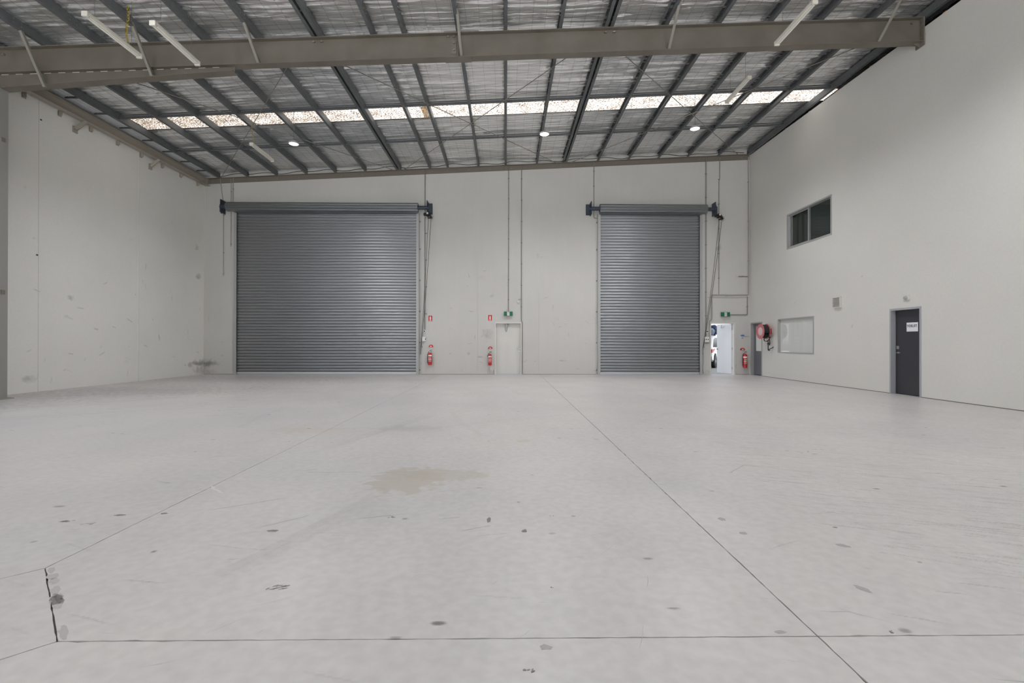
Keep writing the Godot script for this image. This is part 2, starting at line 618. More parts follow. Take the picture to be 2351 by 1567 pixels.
	M.ground = mat(c8(150, 148, 145), 0.9)
	M.scuff = mat(c8(132, 129, 126), 0.7)
	M.scuff_soft = mat(c8(171, 168, 165), 0.6)
	M.smudge = mat(c8(183, 179, 176), 0.6)
	M.chalk = mat(c8(220, 218, 216), 0.7)
	M.glow = mat(Color.WHITE, 0.4)
	M.glow.emission_enabled = true
	M.glow.emission = Color(1, 1, 1)
	M.glow.emission_energy_multiplier = 4.0
	M.sky_sheet = mat(c8(190, 184, 170), 0.5)
	M.sky_sheet.emission_enabled = true
	M.sky_sheet.emission_texture = speckle_picture()
	M.sky_sheet.emission = Color.BLACK
	M.sky_sheet.emission_energy_multiplier = SKYLIGHT_GLOW
	M.sky_edge = mat(c8(150, 112, 60), 0.6)


# ------------------------------------------------------------------ light and lens
const SKYLIGHT_GLOW := 1.5
const SKYLIGHT_ENERGY := 1.1
const LED_ENERGY := 13.0
const ADDED_LED_ENERGY := 9.0  # for the lamp rows added out of view
const SUN_ENERGY := 13.5
const SKY_ENERGY := 1.15
const EXPOSURE := 1.05


func _ready() -> void:
	rng.seed = 20240607
	var cam := Camera3D.new()
	cam.name = "camera"
	cam.position = Vector3(0, 1.28, 0)
	cam.rotation = Vector3(0.00229, -0.01337, 0.00148)
	cam.fov = rad_to_deg(2.0 * atan(783.5 / 1080.0))
	cam.near = 0.05
	cam.far = 300.0
	add_child(cam)
	cam.current = true
	var sky := ProceduralSkyMaterial.new()
	sky.sky_top_color = Color(0.90, 0.94, 0.99)
	sky.sky_horizon_color = Color(0.98, 0.98, 0.98)
	sky.ground_horizon_color = Color(0.72, 0.71, 0.69)
	sky.ground_bottom_color = Color(0.6, 0.59, 0.57)
	sky.sky_energy_multiplier = SKY_ENERGY
	sky.ground_energy_multiplier = SKY_ENERGY * 0.5
	var sun := DirectionalLight3D.new()      # from behind the camera: it lights the yard and the floor just inside the doorways there
	sun.name = "sun"
	sun.rotation = Vector3(deg_to_rad(-40), deg_to_rad(12), 0)
	sun.light_energy = SUN_ENERGY
	sun.light_color = Color(0.965, 0.985, 1.0)
	sun.light_angular_distance = 0.6
	sun.shadow_enabled = true
	sun.sky_mode = DirectionalLight3D.SKY_MODE_LIGHT_ONLY
	add_child(sun)
	var e := Environment.new()
	e.background_mode = Environment.BG_SKY
	e.sky = Sky.new()
	e.sky.sky_material = sky
	e.tonemap_mode = Environment.TONE_MAPPER_LINEAR
	e.tonemap_exposure = EXPOSURE
	e.sdfgi_enabled = true
	e.ssao_enabled = true
	e.ssil_enabled = true
	var we := WorldEnvironment.new()
	we.name = "world_environment"
	we.environment = e
	add_child(we)
	make_materials()
	build_floor()
	build_walls()
	build_roof()
	build_portal()
	build_openings()
	build_roller_doors()
	build_lights()
	build_services()
	build_safety()
	build_outside()


# ------------------------------------------------------------------ floor
func build_floor() -> void:
	uv_plane = 0
	var fl := thing("floor", "pale sealed concrete floor of large slabs with dark joints", "floor", Vector3.ZERO, "", "structure")
	var bed := mb()
	bx(-12.3, 10.4, -0.3, -0.008, REAR - 0.3, 19.14, bed)
	obj("joint_bed", bed, M.joint, fl)
	var a := -2.605
	var b := 1.365
	var c := 2.04
	var l := -12.3
	var r := 10.35
	var f := 19.14
	for s in [
		[l, c, a - 0.69, c, a, c + 0.66, a, f, l, f], [a, c + 0.66, a + 0.69, c, b, c, b, f, a, f], [b, c, r, c, r, f, b, f],
		[l, REAR, a, REAR, a, c - 0.66, a - 0.69, c, l, c], [a, REAR, b, REAR, b, c, a + 0.69, c, a, c - 0.66], [b, REAR, r, REAR, r, c, b, c],
		[a - 0.69, c, a, c - 0.66, a + 0.69, c, a, c + 0.66]]:
		var inner: PackedVector2Array = Geometry2D.offset_polygon(poly(s), -0.0036, Geometry2D.JOIN_MITER)[0]
		var edge := PackedVector2Array()
		for i in inner.size():
			var p := inner[i]
			var q := inner[(i + 1) % inner.size()]
			var n := maxi(1, int((q - p).length() / 0.045))
			var across := (q - p).orthogonal().normalized()
			for k in n:
				var w := p.lerp(q, float(k) / n)
				if k > 0 and (w.y > 6.0 or w.y < 0.8 or absf(w.x) > 6.0):
					continue
				var chip := 0.0 if k == 0 else rng.randf_range(-0.0016, 0.0022)
				if k > 0 and rng.randf() < 0.05:
					chip = rng.randf_range(-0.006, 0.0)
				edge.append(w + across * chip * (1.0 if Geometry2D.is_polygon_clockwise(inner) else -1.0) * -1.0)
		var st := mb()
		prism(st, edge, Transform3D(Basis(Vector3.RIGHT, Vector3.FORWARD, Vector3.UP), Vector3(0, -0.13, 0)), 0.13)
		obj("slab", st, M.floor, fl)
	marks(fl)


func flat_stroke(st: SurfaceTool, pts: Array, w: float) -> void:      # pts: Vector2(x, d)
	for i in pts.size() - 1:
		var a: Vector2 = pts[i]
		var b: Vector2 = pts[i + 1]
		var o := (b - a).orthogonal().normalized() * w / 2.0
		var wa := 0.25 if i == 0 else rng.randf_range(0.5, 1.0)
		var wb := 0.25 if i == pts.size() - 2 else rng.randf_range(0.5, 1.0)
		var y := 0.0008
		quad(st, Vector3(a.x - o.x * wa, y, -(a.y - o.y * wa)), Vector3(a.x + o.x * wa, y, -(a.y + o.y * wa)), Vector3(b.x + o.x * wb, y, -(b.y + o.y * wb)), Vector3(b.x - o.x * wb, y, -(b.y - o.y * wb)), Vector3.UP)


func flat_blob(st: SurfaceTool, c: Vector2, r: Vector2, turn := 0.0) -> void:
	var n := 14
	var p := []
	for k in n:
		var q := Vector2(cos(TAU * k / n) * r.x, sin(TAU * k / n) * r.y) * rng.randf_range(0.65, 1.1)
		q = q.rotated(turn) + c
		p.append(Vector3(q.x, 0.0008, -q.y))
	for k in range(n):
		tri(st, Vector3(c.x, 0.0008, -c.y), p[k], p[(k + 1) % n], Vector3.UP)


func marks(fl: Node3D) -> void:
	# scribbled rubber marks, drops and scratches close to the camera
	for s in [[-1.20, 2.47, 0.085, 13], [-0.84, 3.45, 0.05, 9], [-3.15, 3.40, 0.09, 11], [0.235, 2.46, 0.03, 4], [-2.95, 3.35, 0.07, 9], [0.085, 1.83, 0.04, 6], [3.52, 5.45, 0.16, 4], [0.34, 3.47, 0.03, 4], [1.72, 2.06, 0.035, 4], [3.75, 5.6, 0.1, 3]]:
		var st := mb()
		for k in s[3]:
			var p := Vector2(s[0] + rng.randf_range(-0.5, 0.5) * s[2], s[1] + rng.randf_range(-0.22, 0.22) * s[2])
			var pts := []
			var a: float = 0.9 + s[0] * 0.2 + rng.randf_range(-0.3, 0.3)
			for j in 5:
				pts.append(p)
				a += rng.randf_range(-0.25, 0.25)
				p += Vector2(cos(a), sin(a)) * s[2] * rng.randf_range(0.05, 0.13)
			flat_stroke(st, pts, rng.randf_range(0.005, 0.011))
		obj("scuff_mark", st, M.scuff, fl)
	for s in [[2.13, 2.95, 0.05, 0.026, -0.5], [1.86, 2.43, 0.022, 0.045, 0.5], [1.60, 3.15, 0.03, 0.026, 0.0], [1.57, 3.40, 0.03, 0.035, 0.2], [0.17, 1.98, 0.03, 0.02, 0.0], [2.42, 2.72, 0.015, 0.012, 0.3], [1.22, 2.07, 0.03, 0.014, 0.0], [0.5, 3.47, 0.02, 0.016, 0.0]]:
		var st := mb()
		flat_blob(st, Vector2(s[0], s[1]), Vector2(s[2], s[3]), s[4])
		obj("oil_stain", st, M.scuff_soft, fl)
	for s in [[2.29, 3.24, 0.02, 0.012], [-1.58, 3.22, 0.045, 0.022], [-2.55, 3.55, 0.03, 0.02], [-2.85, 3.52, 0.05, 0.018], [0.13, 3.2, 0.02, 0.03], [-0.12, 3.4, 0.018, 0.05]]:
		var st := mb()
		flat_blob(st, Vector2(s[0], s[1]), Vector2(s[2], s[3]))
		obj("oil_stain", st, M.scuff, fl)
	for k in 9:                                 # smudges beside the short joint
		var t := rng.randf_range(0.05, 0.95)
		var sm := mb()
		flat_blob(sm, Vector2(-2.605 + 0.69 * t + 0.02, 2.70 - 0.66 * t + 0.014), Vector2(rng.randf_range(0.015, 0.03), rng.randf_range(0.04, 0.1)), 0.8)
		obj("smudge", sm, M.smudge, fl)
	var st := mb()
	for s in [[-1.1, 3.42, -0.77, 3.52], [-0.48, 3.42, -0.33, 3.46], [-2.1, 4.7, -1.9, 4.78], [-2.25, 3.62, -1.8, 3.9], [-1.98, 4.66, -1.4, 4.66], [-1.3, 4.62, -0.9, 4.68], [-1.7, 3.28, -1.45, 3.5], [-3.3, 5.3, -3.0, 5.35], [2.2, 4.6, 2.5, 4.9], [-0.3, 3.2, -0.1, 3.3]]:
		var a := Vector2(s[0], s[1])
		var b := Vector2(s[2], s[3])
		var pts := []
		for k in 9:
			pts.append(a.lerp(b, k / 8.0) + Vector2(rng.randf_range(-0.004, 0.004), rng.randf_range(-0.004, 0.004)))
		flat_stroke(st, pts, 0.011)
	for k in 170:                               # fine scratches, most of them on the right
		var p := Vector2(rng.randf_range(-3.0, 4.6), rng.randf_range(1.75, 5.5))
		var a := rng.randf_range(-0.7, -0.1) if p.x > 0.8 else rng.randf_range(-0.2, 1.2)
		var len_ := rng.randf_range(0.03, 0.22)
		flat_stroke(st, [p, p + Vector2(cos(a), sin(a)) * len_ * 0.5, p + Vector2(cos(a + 0.06), sin(a + 0.06)) * len_], rng.randf_range(0.0018, 0.0042))
	tag(obj("scratches", st, M.scuff_soft, fl), "", "", "", "stuff")
	for s in [[-2.62, 4.22, -2.4, 4.02, 0.03], [4.6, 5.35, 5.2, 4.7, 0.03], [4.3, 4.95, 5.05, 4.8, 0.02], [-1.35, 9.3, -0.9, 9.2, 0.03]]:
		var ch := mb()
		var pts := []
		for k in 7:
			pts.append(Vector2(s[0], s[1]).lerp(Vector2(s[2], s[3]), k / 6.0) + Vector2(rng.randf_range(-0.012, 0.012), rng.randf_range(-0.012, 0.012)))
		flat_stroke(ch, pts, s[4])
		obj("chalk_mark", ch, M.chalk, fl)


# ------------------------------------------------------------------ walls
func pieces(x0: float, x1: float, holes: Array) -> Array:      # columns between the sides of the holes: [x0, x1, [[y0, y1] ...]]; y1 = INF reaches the top
	var cut := [x0, x1]
	for h in holes:
		for v in [h[0], h[1]]:
			if v > x0 and v < x1:
				cut.append(v)
	cut.sort()
	var out := []
	for i in cut.size() - 1:
		var m: float = (cut[i] + cut[i + 1]) / 2.0
		var spans := []
		var y := -0.02
		var here := holes.filter(func(h): return m > h[0] and m < h[1])
		here.sort_custom(func(p, q): return p[2] < q[2])
		for h in here:
			if h[2] > y + 0.001:
				spans.append([y, h[2]])
			y = h[3]
		spans.append([y, INF])
		out.append([cut[i], cut[i + 1], spans])
	return out


func build_walls() -> void:
	# back wall: three tilt-up panels
	uv_plane = 1
	var wb := thing("wall_back", "white painted concrete back wall holding both roller doors", "wall", Vector3.ZERO, "", "structure")
	var holes := [[-0.41, 0.62, -0.1, 2.07], [8.30, 9.27, -0.1, 2.07]]
	var xs := [XL - 0.2, -1.13, 1.33, 17.0]          # length added past the right wall, out of view, to shade the car
	for i in 3:
		var st := mb()
		for c in pieces(xs[i] + 0.006, xs[i + 1] - 0.006, holes):
			for s in c[2]:
				var p := []
				for k in 8:
					var x: float = c[1] if k & 1 else c[0]
					var y: float = (s[1] if s[1] < 90 else hp(x) + 0.24) if k & 2 else s[0]
					p.append(Vector3(x, y, -(D if k & 4 else D + 0.18)))
				hexa(st, p)
		obj("concrete_panel", st, M.wall_back, wb)
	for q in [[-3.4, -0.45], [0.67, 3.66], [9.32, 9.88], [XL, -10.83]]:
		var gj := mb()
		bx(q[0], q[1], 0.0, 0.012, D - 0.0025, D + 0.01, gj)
		obj("shadow_gap_strip", gj, M.joint, wb)  # dark strip stands in for the shadow gap at the wall foot
	var bead := mb()
	for x in [-1.13, 1.33]:
		bx(x - 0.008, x + 0.008, 0, hp(x) + 0.2, D + 0.01, D + 0.17, bead)
	obj("sealant_bead", bead, M.sealant_old, wb)
	# left wall
	uv_plane = 2
	var wl := thing("wall_left", "white concrete panel wall under the brown eave beam", "wall", Vector3.ZERO, "", "structure")
	var ds := [REAR - 0.2, -4.35, -1.02, 2.31, 5.64, 8.97, 12.30, 15.61, D]
	for i in ds.size() - 1:
		var st := mb()
		if i in [1, 3, 4]:                   # vehicle doorways beside and behind the camera
			bx(XL - 0.18, XL, 5.6, 7.72, ds[i], ds[i + 1], st)
			obj("concrete_panel", st, M.wall_left, wl)
			continue
		bx(XL - 0.18, XL, -0.02, 7.72, ds[i] + 0.008, ds[i + 1] - (0.008 if i < ds.size() - 2 else 0.0), st)
		obj("concrete_panel", st, M.wall_left, wl)
	for d in [12.30, 15.61]:
		var st := mb()
		bx(XL - 0.15, XL + (0.0 if d < 13 else 0.008), 0, 7.6, d - 0.0085, d + (0.0085 if d < 13 else 0.022), st)
		obj("sealant_bead", st, M.sealant_old if d < 13 else M.sealant, wl)
	for q in [[7.02, 12.33], [3.5, 12.24]]:
		var st := mb()
		bx(XL, XL + 0.012, q[0], q[0] + 0.03, q[1], q[1] + 0.04, st)
		obj("ferrule", st, M.black, wl)
	# right wall
	var wr := thing("wall_right", "smooth white right hand wall with the high window and toilet door", "wall", Vector3.ZERO, "", "structure")
	holes = [[14.05, 16.37, 4.55, 5.77], [14.91, 16.91, 0.94, 2.13], [18.01, 18.86, -0.1, 2.08], [10.98, 11.86, -0.1, 2.12]]
	var st := mb()
	for c in pieces(REAR - 0.2, D, holes):
		for s in c[2]:
			var p := []
			for k in 8:
				var d: float = c[1] if k & 1 else c[0]
				var y: float = (s[1] if s[1] < 90 else 8.66 + (d - 10.4) * 0.0275) if k & 2 else s[0]
				p.append(Vector3(xr(d) + (0.2 if k & 4 else 0.0), y, -d))
			hexa(st, p)
	obj("wall_lining", st, M.wall_right, wr)
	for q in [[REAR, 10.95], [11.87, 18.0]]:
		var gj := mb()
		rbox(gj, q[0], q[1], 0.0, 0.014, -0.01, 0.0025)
		obj("shadow_gap_strip", gj, M.joint, wr)  # shade of the gap along the floor, put in as a dark strip
	var gap := mb()
	bx(XR + 0.5, XR + 0.62, 0, 9.45, REAR - 0.2, D - 0.005, gap)
	obj("void_backing", gap, M.black, wr)  # black backing stands in for the dark void above the wall
	for d in [10.36, 12.53, 13.85, 15.15, 16.45, 17.69]:
		var k := mb()
		var y: float = 8.66 + (d - 10.4) * 0.0275
		bx(xr(d) + 0.004, xr(d) + 0.2, y, y + 0.022, d - 0.04, d + 0.04, k)
		obj("timber_packer", k, M.timber, wr)
	# wall behind the camera, with three open vehicle doorways, the middle one added for light
	uv_plane = 1
	var wf := thing("wall_front", "white wall behind the camera with two open vehicle doorways and one added for light", "wall", Vector3.ZERO, "", "structure")
	st = mb()
	for c in pieces(XL - 0.2, XR + 0.6, [[-11.4, -5.4, -0.1, 5.8], [-3.8, 1.2, -0.1, 5.8], [2.8, 9.0, -0.1, 5.8]]):
		for s in c[2]:
			var p := []
			for k in 8:
				var x: float = c[1] if k & 1 else c[0]
				var y: float = (s[1] if s[1] < 90 else hp(x) + 0.24) if k & 2 else s[0]
				p.append(Vector3(x, y, -(REAR if k & 4 else REAR - 0.18)))
			hexa(st, p)
	obj("concrete_panel", st, M.wall_back, wf)


# ------------------------------------------------------------------ roof
const PURLINS := [-11.44, -10.31, -9.15, -7.97, -6.81, -5.62, -4.36, -4.23, -3.04, -2.33, -1.10, -0.01, 1.24, 2.30, 2.43, 3.70, 4.93, 6.15, 7.34, 8.58, 9.80]
const ORDINAL := ["first", "second", "third", "fourth", "fifth", "sixth", "seventh", "eighth", "ninth", "tenth", "eleventh", "twelfth", "thirteenth", "fourteenth", "fifteenth", "sixteenth", "seventeenth", "eighteenth", "nineteenth", "twentieth", "last"]


func rise() -> Basis:
	return Basis(Vector3.BACK, atan(SLOPE))


func foil_sheet(x0: float, x1: float, d0: float, d1: float, step: float, nx: int, n: FastNoiseLite) -> SurfaceTool:
	var nd := int((d1 - d0) / step)
	var g := []
	for i in nd + 1:
		var d := lerpf(d0, d1, float(i) / nd)
		for j in nx + 1:
			var x := lerpf(x0, x1, float(j) / nx)
			var edge := minf(1.0, minf(d - d0, d1 - d) / 0.12)
			var y := hp(x) + 0.205 + 0.014 * n.get_noise_2d(x * 14.0, d * 95.0) + 0.03 * n.get_noise_2d(x * 5.0 + 300.0, d * 26.0) + 0.012 - (0.019 + 0.03 * n.get_noise_2d(x * 9.0 + 90.0, floorf(d / 0.15 + 0.3 * n.get_noise_2d(x * 12.0, d * 20.0)) * 37.0)) * absf(sin(PI * (d / 0.15 + 0.3 * n.get_noise_2d(x * 12.0, d * 20.0))))
			g.append(Vector3(x, lerpf(hp(x) + 0.2, y, edge), -d))
	var st := mb()
	var w := nx + 1
	var nor := []
	for i in nd + 1:
		for j in w:
			var a: Vector3 = g[i * w + mini(j + 1, nx)] - g[i * w + maxi(j - 1, 0)]
			var b: Vector3 = g[mini(i + 1, nd) * w + j] - g[maxi(i - 1, 0) * w + j]
			var q := a.cross(b).normalized()
			nor.append(q if q.y < 0 else -q)
	for i in nd:
		for j in nx:
			for k in [[0, 0], [1, 1], [1, 0], [0, 0], [0, 1], [1, 1]]:
				var v: int = (i + k[0]) * w + j + k[1]
				vert(st, g[v], nor[v], Vector2(g[v].x, -g[v].z))
	return st


func build_roof() -> void:
	uv_plane = 0
	var ce := thing("ceiling", "silver foil insulated sloping roof held up on wire mesh", "ceiling", Vector3.ZERO, "", "structure")
	var deck := mb()
	var p := []
	for k in 8:
		var x := XR + 0.7 if k & 1 else XL - 0.4
		p.append(Vector3(x, hp(x) + (0.46 if k & 2 else 0.34), -(REAR - 0.3 if k & 4 else D + 0.3)))
	hexa(deck, p)
	obj("roof_deck", deck, M.roof, ce)
	var n := FastNoiseLite.new()
	n.seed = 77
	n.frequency = 0.06
	n.fractal_octaves = 3
	var xs := PURLINS.duplicate()
	xs[-1] = XR + 0.45
	for i in xs.size() - 1:
		if xs[i + 1] - xs[i] < 0.2:
			continue
		var nx := maxi(3, int((xs[i + 1] - xs[i]) / 0.2))
		for z in [[8.6, 14.37], [15.13, 18.98]]:
			obj("insulation_blanket", foil_sheet(xs[i], xs[i + 1], z[0], z[1], 0.025, nx, n), M.foil, ce)
	obj("insulation_blanket", foil_sheet(-11.44, XR + 0.45, REAR, 8.6, 0.3, 24, n), M.foil_dull, ce)
	# safety mesh under the blanket
	var w := mb()
	var x := -11.4
	while x < 9.9:
		for z in [[8.6, 14.36], [15.14, 18.95]]:
			long_bar(w, Vector3(x, hp(x) + 0.186, -z[0]), Vector3(x, hp(x) + 0.186, -z[1]), 0.003, 0.003, 8)
		x += 0.3
	var d := 8.7
	while d < 18.9:
		if d < 14.36 or d > 15.14:
			long_bar(w, Vector3(-11.44, hp(-11.44) + 0.182, -d), Vector3(9.95, hp(9.95) + 0.182, -d), 0.003, 0.003, 44)
		d += 0.15
	tag(obj("wire_mesh", w, M.wire, ce), "", "", "", "stuff")
	# ribbed metal strip along the left eave
	var rib := mb()
	for k in 6:
		var q := []
		for c in 8:
			var rx := -12.0 + k * 0.1 + (0.05 if c & 1 else 0.0)
			q.append(Vector3(rx, hp(rx) + (0.15 if c & 2 else 0.09), -(REAR if c & 4 else D)))
		hexa(rib, q)
	var q2 := []
	for c in 8:
		var rx := -11.42 if c & 1 else XL - 0.3
		q2.append(Vector3(rx, hp(rx) + (0.16 if c & 2 else 0.148), -(REAR if c & 4 else D)))
	hexa(rib, q2)
	obj("ribbed_eave_sheet", rib, M.cladding, ce)
	var sk := mb()
	bx(XL - 0.3, XL - 0.2, 7.3, hp(XL) + 0.3, REAR, D, sk)
	obj("eave_flashing", sk, M.cladding, ce)
	for k in 8:
		var cb := mb()
		var cd := 11.94 + 0.9 * k
		bx(-11.9, -11.44, hp(-11.7) + 0.05, hp(-11.7) + 0.09, cd - 0.02, cd + 0.02, cb)
		obj("eave_bracket", cb, M.wire, ce)
	# rooflight
	var sl := thing("skylight", "bright weathered translucent skylight strip running across the roof", "skylight", Vector3(0, hp(0) + 0.24, -14.75))
	for s in [[-11.42, -2.5], [-2.56, XR + 0.4]]:
		var st := mb()
		var m := 40
		for k in m:
			var pts := []
			for c in [[0, 0], [1, 0], [1, 1], [0, 1]]:
				var sx: float = s[c[0]]
				var t := float(k + c[1]) / m
				pts.append([Vector3(sx, hp(sx) + 0.222 + 0.009 * cos(TAU * 10.0 * t) + (0.006 if s[0] < -5 else 0.0), -(14.35 + 0.8 * t)), Vector2((sx - XL) / 22.4, t)])
			var nn: Vector3 = (pts[1][0] - pts[0][0]).cross(pts[3][0] - pts[0][0]).normalized()
			if nn.y > 0:
				nn = -nn
			for c in [0, 2, 1, 0, 3, 2]:
				vert(st, pts[c][0], nn, pts[c][1])
		obj("translucent_sheet", st, M.sky_sheet, sl)
	var lap := mb()
	for k in 10:
		var cd := 14.35 + 0.08 * k
		bar(lap, Vector3(-2.62, hp(-2.62) + 0.205, -cd - 0.01), Vector3(-2.44, hp(-2.44) + 0.205, -cd - 0.01), 0.012, 0.024)
	obj("lap_joint", lap, M.sky_edge, sl)
	var al := AreaLight3D.new()
	al.name = "skylight_light"
	al.area_size = Vector2(21.6, 0.74)
	al.light_energy = SKYLIGHT_ENERGY
	al.light_color = Color(1.0, 0.985, 0.96)
	al.area_range = 60
	al.shadow_enabled = true
	sl.add_child(al)
	al.transform = Transform3D(rise() * Basis(Vector3.RIGHT, -PI / 2), Vector3(-0.8, -0.035 - 0.8 * SLOPE, 0))
	# purlins
	var prof := poly([-0.0375, 0, 0.0375, 0, 0.0375, 0.2, -0.0375, 0.2, -0.0375, 0.18, -0.0345, 0.18, -0.0345, 0.197, 0.0345, 0.197, 0.0345, 0.003, -0.0345, 0.003, -0.0345, 0.02, -0.0375, 0.02])
	var ps := mb()
	prism(ps, prof, Transform3D(rise(), Vector3.ZERO), D - 0.02 - REAR, 40)
	var pm := ps.commit()
	var bs := mb()
	for k in 4:
		lathe(bs, [Vector2(0, 0.014), Vector2(0.013, 0.014), Vector2(0.013, 0)], Transform3D(Basis(Vector3(0, 0, 1), -PI / 2), Vector3(0.0375, 0.06 + 0.08 * (k % 2), D - 10.1 + 0.16 * int(k / 2))), 6)
	var bm := bs.commit()
	for i in PURLINS.size():
		var where := "counted from the left wall"
		if i == 0:
			where = "beside the ribbed left eave strip"
		elif i == PURLINS.size() - 1:
			where = "against the right wall top"
		elif i in [6, 7, 13, 14]:
			where = "counted from the left wall, one of a close pair"
		var o := thing("purlin", "%s galvanised steel roof purlin %s" % [ORDINAL[i], where], "purlin", Vector3(PURLINS[i], hp(PURLINS[i]) - (0.035 if i == PURLINS.size() - 1 else 0.0), -D + 0.02), "galvanised roof purlins")
		var flip := Transform3D() if i < PURLINS.size() - 1 else Transform3D(Basis(Vector3.UP, PI), Vector3(0, 0, D - 0.02 - REAR))
		show_mesh("channel", pm, M.galv, o, flip)
		if i < PURLINS.size() - 1:
			tag(show_mesh("bolts", bm, M.bolt, o), "", "", "", "stuff")
	# bridging
	for r in [[14.02, "grey bridging bars across the roof on the camera side of the skylight strip"], [16.45, "grey bridging bars across the roof between the skylight and the back wall"]]:
		var o := thing("bridging", r[1], "roof bracing", Vector3(0, hp(0), -r[0]))
		for i in PURLINS.size() - 1:
			if PURLINS[i + 1] - PURLINS[i] < 0.2:
				continue
			var st := mb()
			var a := Vector3(PURLINS[i] + 0.036, hp(PURLINS[i]) + 0.085, -r[0])
			var b := Vector3(PURLINS[i + 1] - 0.036, hp(PURLINS[i + 1]) + 0.085, -r[0])
			bar(st, a, b, 0.09, 0.004)
			bar(st, a + Vector3(0, -0.045, 0.018), b + Vector3(0, -0.045, 0.018), 0.004, 0.04)
			bar(st, a + Vector3(0, 0.045, 0.018), b + Vector3(0, 0.045, 0.018), 0.004, 0.04)
			obj("bridging_bar", st, M.galv, o)
	# angle along the back wall and beam along the left eave
	var an := thing("ledger_angle", "long brown steel angle along the top of the back wall", "steel beam", Vector3(0, hp(0) - 0.2, -D))
	var st := mb()
	for q in [[0.0, 0.012, -0.2, -0.012], [0.0, 0.1, -0.012, 0.0]]:
		var h := []
		for k in 8:
			var ax := XR - 0.02 if k & 1 else XL
			h.append(Vector3(ax, hp(ax) + (q[3] if k & 2 else q[2]), -(D - (q[1] if k & 4 else q[0]))))
		hexa(st, h)
	obj("angle_section", st, M.taupe_dark, an)
	st = mb()
	for k in 26:
		var ax := -11.7 + k * 0.85
		lathe(st, [Vector2(0, 0.016), Vector2(0.015, 0.016), Vector2(0.015, 0)], Transform3D(Basis(Vector3.RIGHT, PI / 2), Vector3(ax, hp(ax) - 0.12, -D + 0.012)), 6)
	tag(obj("bolts", st, M.bolt, an), "", "", "", "stuff")
	var eb := thing("eave_beam", "brown steel beam bracketed along the top of the left wall", "steel beam", Vector3(-11.9, 7.5, -D))
	st = mb()
	bx(-11.995, -11.805, 7.50, 7.512, 10.85, D - 0.01, st)
	bx(-11.995, -11.805, 7.73, 7.742, 10.85, D - 0.01, st)
	bx(-11.906, -11.896, 7.512, 7.73, 10.85, D - 0.01, st)
	obj("beam_section", st, M.eave, eb)
	for k in 8:
		st = mb()
		var cd := 11.87 + 0.945 * k
		bx(-12.062, -11.95, 7.37, 7.50, cd - 0.006, cd + 0.006, st)
		bx(-12.062, -12.05, 7.37, 7.50, cd - 0.006, cd + 0.09, st)
		obj("cleat", st, M.eave, eb)
	for cd in [13.3, 16.08]:
		st = mb()
		bar(st, Vector3(-12.03, 7.22, -cd), Vector3(-11.83, 7.5, -cd - 0.12), 0.08, 0.08)
		bx(-12.062, -12.03, 7.12, 7.3, cd - 0.07, cd + 0.07, st)
		obj("stay", st, M.eave, eb)
	var rc := thing("roof_cable", "black cable sagging between the purlin ends along the back wall", "cable", Vector3(-11.4, hp(-11.4), -D + 0.1))
	st = mb()
	var run := []
	for k in 145:
		var cx := -11.4 + k * 0.146
		run.append(Vector3(cx, hp(cx) + 0.1 + 0.03 * sin(cx * 5.1) + 0.025 * sin(cx * 2.3), -D + 0.07))
	tube(st, run, 0.011, 5)
	obj("run", st, M.black, rc)
	# bracing rods
	for r in [
		[-4.75, 10.9, -11.3, 18.8, "thin bracing rod from the brown beam to the back left corner of the roof"],
		[-10.35, 10.9, -4.45, 18.85, "thin bracing rod from the haunched beam end over the wide roller door"],
		[-4.75, 10.9, 2.05, 18.85, "thin bracing rod above the wall between the doors, falling towards the right"],
		[2.25, 10.9, -4.1, 18.85, "thin bracing rod above the wall between the doors, falling towards the left"],
		[2.15, 10.9, 9.35, 18.8, "thin bracing rod running to the back right corner of the roof"],
		[9.6, 11.2, 2.6, 18.85, "thin bracing rod from the right wall to the narrow roller door head"]]:
		var a := Vector3(r[0], hp(r[0]) - 0.03, -r[1])
		var b := Vector3(r[2], hp(r[2]) - 0.03, -r[3])
		var o := thing("bracing_rod", r[4], "bracing rod", a, "thin cross bracing rods under the roof")
		var t := mb()
		var along := []
		for k in 25:
			along.append(a.lerp(b, k / 24.0))
		tube(t, along, 0.011, 6)
		obj("rod", t, M.brace, o)
		for e in [[a, b], [b, a]]:
			t = mb()
			var dir: Vector3 = (e[1] - e[0]).normalized()
			tube(t, [e[0] + dir * 0.05, e[0] + dir * 0.25], 0.02, 8)
			obj("turnbuckle", t, M.brace, o)


# ------------------------------------------------------------------ portal frame
func pp(x: float, dy: float, off: float) -> Vector3:
	return Vector3(x, hp(x) + dy, -(10.572 + (x - XL) * 0.0123 + off))


func plate(st: SurfaceTool, x0: float, x1: float, y00: float, y01: float, y10: float, y11: float, o0: float, o1: float) -> void:   # y.. relative to the purlin line at x0 and x1
	var p := []
	for k in 8:
		var e := k & 1
		p.append(pp(x1 if e else x0, (y11 if e else y01) if k & 2 else (y10 if e else y00), o1 if k & 4 else o0))
	hexa(st, p)


